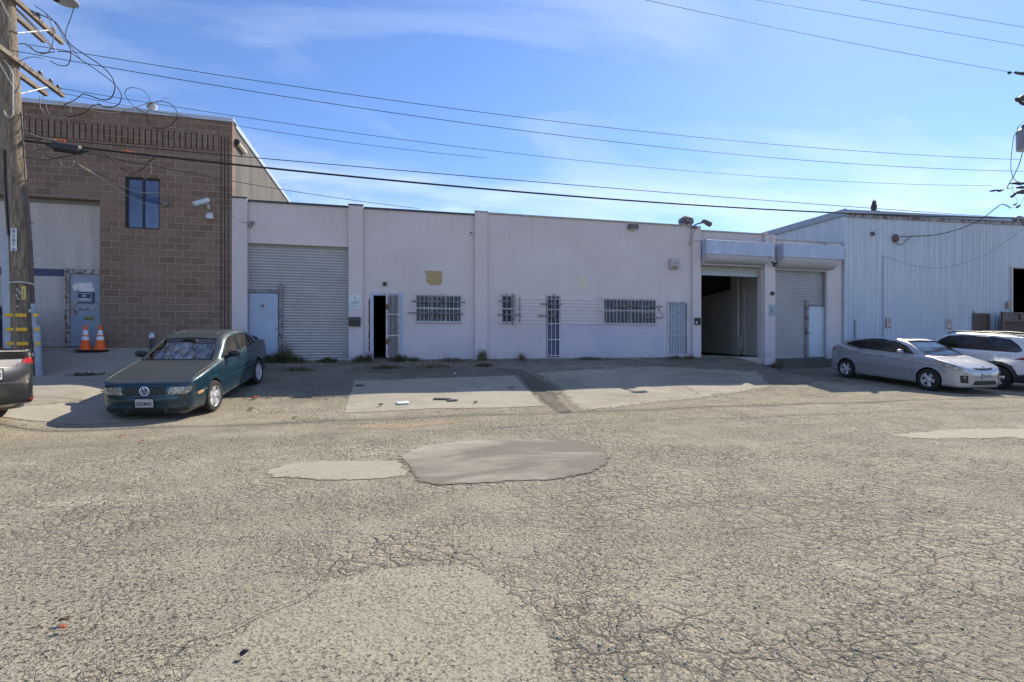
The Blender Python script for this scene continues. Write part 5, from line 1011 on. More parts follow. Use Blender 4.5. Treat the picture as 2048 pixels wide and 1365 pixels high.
# ---------- dark blue car nose behind the pole
DC = thing('parked_car', 'dark blue car showing only its rounded corner behind the utility pole', 'car')
dj = dict(rav); dj['lamps'] = [l for l in rav['lamps'] if l[0] == 'headlight']; 
cd_ = build_car(dj, DC, carpaint('dark_blue_paint', (.02, .03, .065), .3, dustamt=.1), .035)
place(DC, X(13, 14.6)-4.62, 14.7, hz(-10.5, 14.6)-.02, 0)
# ================= left utility pole
M_wood = NB('weathered_pole'); g_ = M_wood; p = g_.pos(True, scale=(6, 6, .5)); f = g_.noise(p, 4, 7, .7, .4); p2 = g_.pos(True, scale=(5, 5, 1.4)); f2 = g_.noise(p2, 9, 4, .7)
c = g_.mix(g_.ramp(f, .36, .64), (.12, .09, .062), (.36, .285, .21)); c = g_.mix(g_.ramp(f2, .58, .66, 0, .9), c, (.05, .035, .03)); g_.set(c, .92); g_.bump(g_.math('ADD', f, f2), 1, .02); M_wood = g_.m
M_arm = NB('weathered_arm'); g_ = M_arm; f = g_.noise(g_.pos(True, scale=(8, .6, 8)), 4, 6, .7); g_.set(g_.mix(g_.ramp(f, .35, .68), (.15, .115, .085), (.32, .265, .205)), .9); g_.bump(f, 1, .01); M_arm = g_.m
M_wire = plain('cable_black', (.018, .018, .02), .6); M_wireg = plain('cable_grey', (.22, .22, .23), .6); M_wiret = plain('cable_tan', (.42, .37, .30), .7)
M_porc = plain('insulator_glaze', (.10, .07, .06), .3); M_guard = plain('grey_guard', (.36, .40, .47), .55, world=True); M_galv = M_greysteel; M_yel = plain('yellow_reflector', (.75, .42, .02), .5, vary=.15)
PY = 14.2
def pc(py): return np.interp(py, [-600, -150, 100, 293, 464, 693, 775], [-12, 2, 14, 25, 38.5, 48, 52])
def pcp(py, y=PY, dx=0): return P(pc(py)+dx, py, y)
base = pcp(775); base.z = hz(base.x, PY)-.1
UP = thing('utility_pole', 'weathered wooden utility pole numbered 82870 leaning left beside the grey saloon', 'utility pole', (base.x, PY, hz(base.x, PY)))
pts = [base]+[pcp(py) for py in (690, 600, 464, 370, 293, 200, 100, 0, -100, -200)]; rr_ = [.238, .228, .222, .215, .210, .205, .2, .195, .19, .187, .182]
MB().tube(smoothpts(pts, 4), list(np.interp(np.linspace(0, 10, 41), range(11), rr_)), 28).build('shaft', M_wood, UP, smooth=True)
XS = lambda py: pcp(py).x
for (sx, y0, y1, z) in ((.24, 12.6, 15.8, 8.07), (-.24, 12.9, 16.0, 8.14), (.24, 12.5, 15.87, 9.52), (-.24, 12.8, 16.0, 9.57), (.24, 12.4, 15.9, 11.9)):
    xc_ = np.interp(z, [8, 12], [-8.69, -8.85])+sx; MB().cbox(xc_-.05, xc_+.05, y0, y1, z-.06, z+.06, .006).build('crossarm', M_arm, UP)
for z, s_ in ((8.07, 1), (9.52, 1)):
    for yy in (13.2, 15.2): MB().tube([(-8.45, yy, z-.07), (-8.5, PY, z-.75)], .016, 6).build('arm_brace', plain('brace_white', (.55, .55, .56), .5), UP)
def guard(pa, pb, yy, w, d, mat, name):
    a, b_ = P(*pa, yy), P(*pb, yy); n = 7; prof = [(-w, 0), (-w*.9, -d*.6), (-w*.5, -d), (w*.5, -d), (w*.9, -d*.6), (w, 0)]
    vs = [(q.x+x_, q.y+y_, q.z) for q in (a, b_) for x_, y_ in prof]; m = MB().add(vs, [(i, i+1, 6+i+1, 6+i) for i in range(5)]+[tuple(range(6)), tuple(range(6, 12))]+[(0, 6, 11, 5)]); return m.build(name, mat, UP, smooth='auto')
zb_ = hz(-8.6, 14)+.02
guard((17, 462), (22.5, 775), 14.12, .125, .10, M_guard, 'cable_guard')
MB().tube([P(66.5, 608, 14.1), P(70, 660, 14.1), P(77, 762, 14.1)], .05, 12).build('conduit', M_guard, UP, smooth='auto')
MB().tube([P(73.5, 652, 14.02), P(80.5, 764, 14.02)], .062, 14).build('conduit', M_guard, UP, smooth='auto')
MB().tube([P(x_, y_, 14.1) for x_, y_ in ((42, 225), (47, 300), (52, 380), (56, 450), (61, 530), (65, 605))], .016, 6).build('conduit', plain('pipe_brown', (.12, .10, .10), .7), UP)
MB().tube([P(x_, y_, 13.95) for x_, y_ in ((8, 120), (20, 135), (26, 150), (26, 228), (22, 236), (12, 232), (8, 222))], .014, 6).build('loop_pipe', plain('pipe_light', (.5, .5, .48), .6), UP)
MB().tube([P(x_, y_, 13.98) for x_, y_ in ((9, 300), (10, 360), (14, 430), (17, 470))], .02, 6).build('ground_wire', M_wire, UP)
for y_ in (629, 657.5, 686):
    for (pa, pb, yy, hh) in ((10+(y_-629)*.05, 28+(y_-629)*.03, 13.99, .055), (30.5+(y_-629)*.05, 53+(y_-629)*.07, 13.94, .06), (66.5+(y_-629)*.08, 77+(y_-629)*.08, 13.935, .055)):
        a = P(pa, y_, yy); b_ = P(pb, y_, yy); cx_ = (a.x+b_.x)/2; MB().cbox(a.x, b_.x, yy-.006, yy+.0, a.z-hh, a.z+.02, .002).build('reflector_band', M_yel, UP)
MB().tube([P(15, 566, 13.97), P(30, 564.5, 13.94), P(48, 565, 13.93), P(60, 567, 13.98), P(68, 570, 14.03)], .016, 6).build('strap', plain('strap_white', (.6, .6, .6), .5), UP)
a = P(28, 457, 13.95); b_ = P(30, 503, 13.95)
SGN = MB().cbox(a.x-.055, a.x+.065, 13.93, 13.936, b_.z, a.z, .002, ).build('number_sign', plain('number_sign_white', (.62, .64, .68), .5), UP)
tm = MB()
for k, ch in enumerate('82870'): text(tm, ch, .1, Matrix.Translation((a.x+.005, 13.928, a.z-.065-k*(a.z-b_.z-.10)/4))@FACE, w=.055, h=.082, bold=.001)
tm.build('sign_lettering', M_ink, SGN)
a = P(47.5, 573, 13.95); b_ = P(50, 600, 13.95); TG = MB().cbox(a.x-.035, a.x+.045, 13.935, 13.942, b_.z, a.z, .002).build('yellow_tag', plain('tag_yellow', (.62, .50, .12), .5), UP)
tm = MB(); [tm.box(a.x-.005, a.x+.015, 13.932, 13.9345, b_.z+.03+k*.03, b_.z+.045+k*.03) for k in range(8)]; tm.build('tag_marks', M_ink, TG)
for (px, py) in ((34, 579), (38, 583), (40, 587), (33, 592), (36, 598), (35, 613)):
    a = P(px, py, 13.96); MB().lathe([(0, 0), (.02, .001), (.024, .006), (0, .008)], (a.x, 13.97, a.z), (0, -1, 0), 7).build('paper_scrap', plain('paper_scrap', (.5, .5, .5), .8), UP)
for (py, dx_, s_) in ((362, 22, 1), (447, 22, 1), (528, 20, 1), (230, 20, 1)):
    a = pcp(py+8, 14.0, 4); b_ = pcp(py, 14.0, 14); c_ = pcp(py, 14.0, 26+dx_*.2); MB().tube([a, b_, c_], .011, 6).build('pole_step', plain('step_iron', (.13, .10, .09), .6), UP)
for (px, py) in ((61, 622), (66, 710)): a = P(px, py, 13.97); MB().cbox(a.x-.035, a.x+.035, 13.95, 13.97, a.z-.04, a.z+.04, .004).build('conduit_clip', M_galv, UP)
def insul(mb, p, s=1.0): mb.lathe([(.0, 0), (.045*s, .0), (.055*s, .02*s), (.03*s, .04*s), (.05*s, .06*s), (.03*s, .085*s), (.035*s, .10*s), (0, .115*s)], p, (0, 0, 1), 12)
for (x_, yy, z) in ((-8.45, 15.6, 8.13), (-8.45, 14.9, 8.13), (-8.45, 15.3, 8.13), (-8.45, 12.9, 8.13), (-8.5, 15.5, 9.58), (-8.5, 14.9, 9.58), (-8.5, 13.2, 9.58), (-8.6, 12.6, 11.96), (-8.6, 13.3, 11.96), (-8.6, 14.1, 11.96)):
    m = MB(); insul(m, (x_, yy, z), 1.1); m.build('insulator', M_porc, UP, smooth=True)
# street lamp on the pole
SL = thing('street_lamp', 'grey round street lamp head on a long pipe arm above the crossarms', 'street lamp', (-8.2, 15.2, 10.3))
hd = P(128, 2, 15.2)
MB().lathe([(.0, -.02), (.22, -.03), (.30, .0), (.31, .05), (.22, .14), (.08, .2), (0, .2)], (hd.x, 15.2, hd.z), (.05, 0, 1), 28).build('lamp_head', plain('lamp_aluminium', (.40, .42, .43), .4, .5), SL, smooth='auto')
MB().tube(smoothpts([P(2, -10, 14.2), P(60, 45, 14.9), P(108, 98, 15.8)], 4), .035, 10).build('lamp_arm', plain('arm_silver', (.55, .56, .57), .35, .7), SL, smooth='auto')
MB().tube(smoothpts([P(108, 0, 15.2), P(116, 2, 15.2), P(122, -6, 15.2), P(128, -14, 15.2)]), [.03]*16+[.03]*3, 8).build('lamp_bracket', M_wire, SL)
# ================= wires: fitted as shallow sags between the two poles
XR_ = 24.9
def wire(label, pp, Y, r, x0=None, x1=XR_, mat=None, name='overhead_wire', y1=None, grp='overhead wires between the two poles'):
    P3 = [P(a, b_, Y) for a, b_ in pp]; k = np.polyfit([q.x for q in P3], [q.z for q in P3], min(2, len(P3)-1)); xs = np.linspace(x0 if x0 is not None else -8.5, x1, 40)
    o = MB().tube([(x_, Y, float(np.polyval(k, x_))) for x_ in xs], r, 6).build(name, mat or M_wire, smooth=True); tag(o, label, 'wire', grp); return k
wire('highest of the thin wires crossing from the left pole above the stucco building', [(160, 105), (560, 172), (1000, 228), (1500, 285), (2020, 319)], 14.6, .008)
wire('second thin wire from the top crossing above the stucco building', [(160, 127), (512, 183), (1060, 262), (1550, 318), (2020, 342)], 14.0, .008)
wire('third thin wire starting at the tip of the lower crossarm', [(130, 178), (512, 240), (1060, 310), (1500, 352), (1990, 372)], 15.6, .007)
wire('fine wire just under the third one, fading out halfway along', [(140, 190), (512, 258), (1060, 323)], 15.2, .006, x1=3.0)
wire('thin steel strand running just above the thick black cable', [(60, 270), (200, 296), (512, 316), (1000, 353), (1500, 402), (2040, 437)], 14.35, .011)
kc = wire('thick black communications cable sagging right across the picture', [(170, 297), (320, 313), (620, 345), (1000, 380), (1500, 418), (2040, 436)], 14.2, .026, name='communications_cable')
wire('highest long wire in the upper right sky', [(1720, 0), (2048, 55)], 12.2, .006, x0=8)
wire('middle long wire in the upper right sky', [(1510, 0), (2048, 92)], 12.9, .006, x0=4)
wire('lowest long wire in the upper right sky ending at the insulators', [(1290, 0), (1650, 76), (2012, 143)], 14.2, .007, x0=0)
# free cables through given points
def cable(label, pts, r, mat=None, name='service_cable', grp=None, k=6, n=6):
    o = MB().tube(smoothpts(pts, k), r, n).build(name, mat or M_wire, smooth=True); return tag(o, label, 'cable', grp)
def px3(pp, Y): return [P(a, b_, Y) if not isinstance(Y, (list, tuple)) else None for a, b_ in pp]
def pyy(pp, ys): return [P(a, b_, y_) for (a, b_), y_ in zip(pp, ys)]
cable('cable dropping from the splice case to the dark parapet of the stucco building', pyy([(160, 305), (320, 335), (512, 371), (700, 400), (840, 418)], [14.2, 14.6, 15.2, 15.8, 16.4]), .008)
cable('thin cable falling past the security camera to the left stucco pilaster', pyy([(390, 300), (415, 345), (440, 395), (462, 432), (487, 446)], [14.3, 14.9, 15.5, 16.0, 16.25]), .004, M_wireg)
for lab, pp in (('upper tan drop wire from the splice case to the wall knob beside the blue window', [(145, 322), (185, 345), (240, 372), (280, 385), (318, 386), (330, 390), (338, 400)]), ('middle tan drop wire from the splice case to the wall knob beside the blue window', [(150, 325), (200, 350), (260, 385), (300, 402), (325, 408)]), ('lowest tan drop wire from the splice case to the wall knob beside the blue window', [(155, 328), (210, 362), (260, 395), (295, 408), (326, 412)])):
    cable(lab, pyy(pp, list(np.linspace(14.2, 16.2, len(pp)))), .007, M_wiret if 'middle' not in lab else M_wire)
LG = 'slack loops of cable around the left pole'
loops = [
 ('black cable loop hanging from the street lamp head', [(148, 14), (142, 35), (132, 62), (133, 80), (146, 100), (160, 118)], 15.3, .009, M_wire),
 ('grey loop hanging from the lamp bracket down to the upper wire', [(92, 28), (99, 40), (106, 62), (106, 85), (98, 103), (85, 108), (72, 103), (50, 90)], 15.0, .012, M_wireg),
 ('black drip loop below the lamp bracket', [(70, 12), (90, 26), (110, 46), (128, 78), (141, 100), (140, 122), (132, 132), (115, 130), (100, 122)], 14.8, .010, M_wire),
 ('heavy bundled cable running down from the upper crossarm', [(30, 0), (60, 20), (95, 36), (112, 46), (125, 65), (140, 88), (170, 110), (200, 130), (222, 152), (230, 175), (222, 196), (205, 200), (180, 192), (165, 188)], 15.1, .013, M_wire),
 ('second bundled cable curling round beyond the lower crossarm', [(115, 103), (140, 106), (165, 122), (195, 142), (225, 165), (241, 185), (242, 200), (233, 212), (212, 215), (195, 207)], 15.3, .011, M_wire),
 ('looped jumper above the lower crossarm', [(0, 95), (25, 90), (50, 88), (62, 95), (72, 104), (90, 106), (110, 104)], 14.4, .010, M_wire),
 ('thin jumper arching over the lower crossarm', [(22, 128), (40, 122), (58, 115), (75, 115), (86, 118)], 14.5, .007, M_wire),
 ('black loop lying over the brick parapet on the left', [(165, 188), (150, 200), (135, 207), (128, 212), (126, 225), (135, 233), (150, 232), (170, 225), (185, 212), (203, 209)], 15.6, .010, M_wire),
 ('grey loop under the lower crossarm tips', [(80, 192), (80, 212), (86, 224), (98, 232), (115, 238), (130, 236), (140, 228), (141, 210)], 15.6, .009, M_wireg),
 ('second grey loop under the lower crossarm', [(84, 192), (92, 210), (95, 222), (105, 232), (118, 228), (128, 218), (135, 205)], 15.8, .007, M_wireg),
 ('pale twin cable from the crossarm tip to the roof bracket', [(140, 198), (165, 212), (190, 222), (225, 226), (255, 220), (280, 212), (300, 206), (318, 204)], 15.9, .010, M_wiret),
 ('left large loop beside the roof bracket of the brick building', [(290, 227), (270, 215), (256, 200), (250, 188), (255, 178), (270, 176), (288, 183), (299, 197), (300, 207)], 16.2, .008, M_wire),
 ('right large loop beside the roof bracket of the brick building', [(293, 215), (305, 206), (322, 203), (340, 208), (352, 220), (354, 235), (344, 248), (330, 256), (312, 256), (298, 247), (293, 232), (294, 222)], 16.15, .010, M_wire),
 ('thin loop beside the roof bracket of the brick building', [(285, 197), (290, 195), (299, 203), (315, 205), (330, 196), (341, 205), (347, 222), (342, 240)], 16.1, .004, M_wireg),
 ('slack black lead drooping over the blue window', [(200, 303), (218, 315), (236, 332), (255, 345), (268, 346), (285, 338), (300, 322), (312, 312)], 14.3, .009, M_wire),
 ('thin white lead curling down beside the blue window', [(290, 320), (302, 330), (302, 345), (295, 355), (284, 362)], 14.4, .004, M_wiret),
 ('tangled lead between the pole and the splice case', [(45, 290), (60, 305), (80, 300), (95, 312), (110, 318), (125, 312)], 14.0, .007, M_wire),
 ('second tangled lead between the pole and the splice case', [(45, 275), (65, 283), (88, 278), (110, 284), (130, 292)], 14.1, .007, M_wire),
 ('third tangled lead looping under the splice case', [(48, 315), (70, 318), (95, 320), (120, 316), (150, 310), (170, 303)], 14.05, .008, M_wire),
 ('fourth tangled lead looping beside the pole', [(45, 262), (58, 270), (75, 292), (92, 298), (108, 292)], 14.1, .006, M_wire),
 ('pale lead looping under the splice case', [(120, 322), (125, 332), (135, 336), (145, 332), (150, 322)], 14.1, .004, M_wiret),
 ('pale lead from the pole to the red sleeve', [(42, 262), (60, 268), (85, 276), (112, 281)], 14.15, .010, M_wiret),
 ('long grey lead from the pole to the cable tie near the corner of the window', [(180, 305), (230, 318), (270, 328), (300, 322), (315, 314)], 14.25, .005, M_wire)]
for lab, pp, yy, r, mt in loops: cable(lab, [P(a, b_, yy) for a, b_ in pp], r, mt, 'cable_loop', LG)
# splice case and sleeves on the cable
a, b_ = P(92, 291, 14.15), P(178, 304, 14.15); d_ = (b_-a)
m = MB(); pr = [(0, .02), (.10, .028), (.17, .055), (.19, .11), (.80, .115), (.83, .05), (.9, .03), (1, .02)]; m.tube([a+d_*t for t, _ in pr], [r for _, r in pr], 14); SC = tag(m.build('splice_case', plain('splice_black', (.025, .026, .03), .55), smooth='auto'), 'black splice case slung on the cable just right of the left pole', 'splice case')
for (pa, pb, r, c_) in (((109, 279.5), (130, 282.5), .022, 0), ((246, 303), (268, 306.5), .034, 1)):
    tag(MB().tube([P(*pa, 14.22), P(*pb, 14.22)], r, 10).build('cable_sleeve', plain('orange_sleeve', (.75, .16, .05), .5)), ['small red marker sleeve on the strand nearest the left pole', 'orange marker sleeve on the thick cable left of the window'][c_], 'marker sleeve')
# roof bracket on the brick parapet
RB = thing('roof_bracket', 'round white service bracket on top of the brick parapet', 'bracket', P(304, 222, 16.4))
a = P(304, 218, 16.4); MB().lathe([(0, -.09), (.07, -.09), (.13, .02), (.135, .1), (.11, .12), (0, .12)], a, (0, 0, 1), 20).build('bowl', plain('bracket_white', (.5, .51, .52), .5), RB, smooth='auto'); MB().cbox(a.x-.02, a.x+.16, 16.38, 16.42, a.z-.15, a.z-.09, .004).build('foot', M_galv, RB)
# ================= right pole, just outside the frame, with its fittings reaching in
RP = thing('utility_pole', 'utility pole with transformer at the right edge, only its fittings in view', 'utility pole', (25.25, PY, .3))
MB().tube([(25.25, PY, .2), (25.2, PY, 6), (25.15, PY, 13)], [.22, .19, .16], 20).build('shaft', M_wood, RP, smooth=True)
for z, y0, y1 in ((12.0, 12.0, 14.36), (10.7, 12.6, 14.36), (7.7, 13.0, 14.36)): MB().cbox(24.95, 25.05, y0, y1, z-.06, z+.06, .006).build('crossarm', M_arm, RP)
MB().cbox(24.4, 26.2, 14.0, 14.1, 11.94, 12.06, .006).build('crossarm', M_arm, RP)
t0 = P(2054, 281, 14.6); M_tr = plain('transformer_grey', (.22, .22, .26), .5)
T_ = MB().lathe([(.0, -.38), (.30, -.38), (.325, -.34), (.325, .36), (.34, .37), (.34, .40), (.28, .46), (0, .5)], t0, (0, 0, 1), 28).build('transformer', M_tr, RP, smooth='auto')
for dx_ in (-.2, .1): m = MB(); insul(m, (t0.x+dx_, 14.6, t0.z+.45), 1.5); m.build('bushing', M_porc, T_, smooth=True)
def blob(pp, yy, r): return [P(a, b_, yy) for a, b_ in pp]
M_fit = plain('fitting_dark', (.05, .045, .045), .6)
for pp, yy, rad in (([(2016, 145), (2019, 146), (2022, 146)], 14.2, [.03, .06, .03]), ([(2030, 145), (2036, 147), (2050, 148)], 14.2, [.04, .05, .07]), ([(2032, 198), (2038, 200), (2046, 196), (2056, 200)], 13.2, [.05, .09, .11, .08]), ([(2040, 205), (2048, 208), (2056, 206)], 13.2, [.04, .07, .05]),
   ([(1979, 383), (1986, 382), (1992, 381), (1999, 382), (2007, 380)], 15.4, [.015, .05, .03, .055, .02]), ([(2020, 368), (2032, 367), (2040, 368), (2056, 366)], 14.5, [.02, .055, .06, .03]), ([(2033, 376), (2042, 375), (2050, 376)], 14.2, [.03, .06, .04]), ([(2034, 386), (2044, 384), (2060, 385)], 14.0, [.05, .09, .1]), ([(2023, 394), (2029, 389), (2033, 386)], 14.0, [.05, .055, .03]), ([(2034, 415), (2039, 411)], 14.0, [.045, .04]), ([(2028, 410), (2033, 408)], 14.0, [.03, .03])):
    MB().tube(smoothpts(blob(pp, yy, 0), 3), list(np.interp(np.linspace(0, 1, (len(pp)-1)*3+1), np.linspace(0, 1, len(pp)), rad)), 8).build('line_fitting', M_fit, RP, smooth=True)
RG = 'leads hanging from the right pole'
for lab, pp, yy, r in (('lead bowing from the transformer lug down to the fittings', [(2034, 270), (2028, 273), (2023, 310), (2022, 340), (2028, 358), (2040, 366)], 14.3, .012), ('thick lead from under the transformer to the fittings', [(2045, 305), (2038, 330), (2026, 355), (2016, 372), (2016, 378), (2026, 375)], 14.2, .015), ('lead rising above the transformer', [(2034, 268), (2036, 255), (2044, 246), (2052, 241)], 14.3, .012), ('curly lead below the fittings at the right edge', [(2026, 372), (2026, 385), (2034, 402), (2030, 412), (2020, 416), (2008, 409)], 14.1, .006), ('second curly lead below the fittings at the right edge', [(2050, 390), (2046, 400), (2040, 410), (2034, 416)], 14.1, .006)):
    cable(lab, [P(a, b_, yy) for a, b_ in pp], r, M_wire, 'cable_loop', RG)
cable('heavy service cable from the right pole to the blue steel wall', pyy([(2022, 417), (2005, 409), (1990, 418), (1965, 437), (1935, 452), (1900, 464), (1865, 471), (1825, 473), (1800, 473)], [14.1, 14.2, 14.4, 14.8, 15.2, 15.6, 15.9, 16.1, 16.2]), .017)
cable('fine wire sagging across the blue steel wall to the conduit top', pyy([(2056, 450), (2030, 470), (1980, 505), (1930, 526), (1880, 536), (1830, 532), (1790, 520), (1763, 511)], [14.3, 14.6, 15.1, 15.5, 15.9, 16.1, 16.2, 16.26]), .006)
cable('pair of leads drooping below the cable entry on the blue steel wall', pyy([(1790, 480), (1794, 488), (1803, 490), (1812, 482), (1822, 474)], [16.22]*5), .012)
tag(MB().lathe([(0, 0), (.16, .01), (.17, .05), (.1, .1), (0, .12)], P(1790, 477, 16.3), (0, -1, 0), 18).build('cable_entry', plain('rust_plate', (.13, .10, .11), .8), smooth='auto'), 'rusty round cable entry high on the blue steel wall', 'cable entry')
tag(MB().lathe([(0, 0), (.08, .01), (.09, .04), (0, .06)], P(1745, 468, 16.3), (0, -1, 0), 14).build('wall_vent', plain('rust_plate', (.13, .10, .11), .8), smooth='auto'), 'small rusty vent cap left of the cable entry on the blue wall', 'vent cap')
cs = MB().tube(smoothpts([P(a, b_, 14.15) for a, b_ in ((2030, 440), (2036, 436), (2046, 440), (2050, 448), (2058, 450))], 3), .09, 8); tag(cs.build('cable_coil', M_wireg, smooth=True), 'tangled grey coil on the thick cable at the right edge', 'cable coil')
# ================= things on the roofs
OW = thing('owl_decoy', 'dark owl shaped bird decoy standing on the metal roof edge', 'decoy', P(1747, 422, 16.35)); a = P(1748, 423, 16.35); k = .0205
M_owl = plain('owl_brown', (.05, .042, .042), .8, vary=.4, scale=18)
prf = [(0, 0), (.10, 0), (.135, .12), (.145, .25), (.12, .34), (.095, .38), (.105, .44), (.09, .50), (.04, .53), (0, .535)]
mm_ = MB().lathe(prf, (0, 0, 0), (0, 0, 1), 18); mm_.v = [(v[0]*.85+a.x-.02+v[2]*.06, v[1]*.7+a.y, v[2]*.80+a.z) for v in mm_.v]; mm_.build('body', M_owl, OW, smooth='auto')
for dx_ in (-.035, .055): MB().lathe([(.03, 0), (.018, .05), (0, .10)], (a.x+dx_, a.y, a.z+.40), (.1, 0, 1), 8).build('ear_tuft', M_owl, OW)
MB().cbox(a.x-.02, a.x+.25, a.y-.06, a.y+.06, a.z-.03, a.z+.03, .006).build('perch', M_owl, OW)
a = P(1372, 452, 17.4); TV = thing('turbine_vent', 'round silver turbine vent on the roof behind the parapet', 'roof vent', a)
m = MB(); R0 = .30; nb = 32
for k in range(nb):
    t = 2*math.pi*k/nb; t2 = t+.16; prof = [(R0*.55, .0), (R0*.92, .10), (R0, .2), (R0*.88, .30), (R0*.5, .37)]
    vs = [(a.x+math.cos(tt)*r, a.y+math.sin(tt)*r, a.z-.03+h) for r, h in prof for tt in (t, t2)]; m.add(vs, [(2*i, 2*i+1, 2*i+3, 2*i+2) for i in range(4)])
m.build('fins', plain('vent_steel', (.10, .095, .09), .75, 0, vary=.4), TV); MB().lathe([(R0*.55, .36), (R0*.4, .40), (0, .41)], (a.x, a.y, a.z-.03), (0, 0, 1), 20).build('cap', MATS['vent_steel'], TV, smooth='auto'); MB().lathe([(R0*.55, -.6), (R0*.55, .02), (R0*.5, .03), (0, .03)], (a.x, a.y, a.z-.03), (0, 0, 1), 20).build('collar', M_galv, TV)
FL = thing('street_lamp', 'old cobra head lamp fixed to the pilaster top beside the turbine vent', 'street lamp', P(1394, 455, 16.2))
M_old = plain('old_lamp_grey', (.14, .14, .13), .7, vary=.35, scale=14)
MB().tube(smoothpts(pyy([(1384, 456), (1391, 450), (1398, 447), (1405, 446)], [16.3, 16.25, 16.2, 16.1]), 3), .028, 8).build('lamp_arm', M_old, FL, smooth=True)
MB().tube(smoothpts(pyy([(1403, 447), (1408, 443), (1416, 447), (1423, 451)], [16.1, 16.05, 16.0, 15.98]), 4), list(np.interp(np.linspace(0, 1, 13), [0, .3, .7, .92, 1], [.03, .075, .10, .085, .03])), 14).build('lamp_head', M_old, FL, smooth=True)
MB().cbox(X(1383, 16.3), X(1394, 16.3), 16.26, 16.34, Z(1388, 457, 16.3), Z(1388, 453, 16.3), .006).build('foot', M_old, FL)
cable('rusty wire hanging from the old lamp down the pilaster', pyy([(1391, 458), (1386, 470), (1379, 484), (1377, 489), (1379, 492), (1384, 485), (1400, 482), (1411, 483)], [16.3]*8), .007, M_rust)
cable('wire bent over the roof above the second pilaster', pyy([(1522, 470), (1530, 467), (1538, 468), (1543, 474), (1543, 486)], [16.3]*5), .010, M_galv)
# flood light, bullet cameras, sensors, boxes
def box_on_wall(name, label, cat, px0, py0, px1, py1, depth, mat, y=YF, parts=()):
    t = thing(name, label, cat, P((px0+px1)/2, py1, y)); x0, x1, z0, z1 = X(px0, y), X(px1, y), Z(px0, py1, y), Z(px0, py0, y)
    MB().cbox(x0, x1, y-depth, y-.001, z0, z1, min(.012, depth*.2)).build('housing', mat, t); return t, (x0, x1, z0, z1)
t, q = box_on_wall('flood_light', 'grey flood light under the parapet left of the turbine vent', 'light', 1255, 450, 1272, 459, .22, M_old)
MB().cbox(q[0]+.02, q[1]-.02, YF-.2, YF-.03, q[2]-.02, q[2]-.002, .003).build('lens', M_lens, t)
t, q = box_on_wall('wall_lamp', 'tiny black wall lamp above the open doorway', 'light', 766, 565, 773, 572.5, .1, M_black)
MB().cbox(q[0]+.02, q[1]-.02, YF-.09, YF-.03, q[2]-.012, q[2]-.001, .002).build('lens', M_lens, t)
t = thing('dome_camera', 'white round security camera by the pilaster under the parapet', 'camera', P(941, 466, YF)); a = P(941.5, 466.5, YF)
MB().lathe([(0, .0), (.085, .0), (.085, .03), (.06, .06), (0, .07)], a, (0, -1, 0), 22).build('housing', plain('camera_white', (.6, .62, .65), .4), t, smooth='auto'); MB().lathe([(0, .065), (.032, .066), (.028, .085), (0, .09)], a, (0, -1, 0), 16).build('lens', M_black, t, smooth='auto')
t, q = box_on_wall('meter_box', 'rust stained square box high on the wall left of the garage', 'box', 1337, 519, 1355, 538.5, .16, rusty('stained_box', (.46, .43, .42), rust=(.28, .14, .05), amt=.56, scale=6))
for k in range(3): MB().cbox(q[0]+.07+k*.07, q[0]+.11+k*.07, YF-.168, YF-.161, q[2]+.02, q[2]+.09, .002).build('knockout', M_rust, t)
t, q = box_on_wall('mail_box', 'black letter box on the second pilaster under the white notice', 'letter box', 697.5, 635, 721, 653, .09, M_black, 16.33)
MB().cbox(q[0]-.01, q[1]+.01, 16.225, 16.238, q[3]-.10, q[3]+.005, .003).build('flap', plain('box_lid', (.035, .037, .045), .35), t)
tm = MB(); text(tm, 'MAIL', .05, Matrix.Translation(((q[0]+q[1])/2-.02, 16.236, q[2]+.06))@FACE, w=.11, h=.025); tm.build('lettering', plain('faded_grey', (.16, .17, .2), .6), t)
t, q = box_on_wall('mail_box', 'small black box on the pilaster just left of the open garage', 'letter box', 1388.5, 636, 1399.5, 650, .08, M_black, 16.33)
MB().cbox(q[0]+.01, q[0]+.07, 16.235, 16.249, q[2]+.03, q[2]+.12, .003).build('torn_label', plain('camera_white', (.6, .62, .65), .4), t)
NT = thing('wall_notice', 'white printed notice with a looped emblem on the second pilaster', 'sign', P(710, 619, 16.33)); x0, x1, z0, z1 = X(697.5, 16.32), X(722, 16.32), Z(710, 619, 16.32), Z(710, 590, 16.32)
MB().cbox(x0, x1, 16.315, 16.328, z0, z1, .003).build('board', plain('notice_white', (.60, .66, .67), .5), NT)
tm = MB(); cx_ = (x0+x1)/2; hh = z1-z0; r = .028
tm.tube([Vector((cx_+.005+r*math.cos(t), 16.313, z1-.085+r*.9*math.sin(t))) for t in np.linspace(-2.2, 2.6, 18)], .0045, 4); tm.tube([(cx_-.018, 16.313, z1-.05), (cx_-.018, 16.313, z1-.10), (cx_-.03, 16.313, z1-.13)], .0045, 4)
text(tm, 'HC BUSINESS', .05, Matrix.Translation((cx_, 16.313, z0+hh*.50))@FACE, w=.31, h=.028, bold=.001)
rs = random.Random(4)
for f, w_ in ((.41, .26), (.35, .30), (.22, .20), (.16, .30)):
    x = cx_-w_/2
    while x < cx_+w_/2-.01: l_ = rs.uniform(.006, .016); tm.box(x, x+l_, 16.3125, 16.3145, z0+hh*f-.005, z0+hh*f+rs.uniform(.002, .006)); x += l_+rs.choice((.003, .003, .008))
tm.build('lettering', plain('notice_ink', (.10, .12, .14), .6), NT)
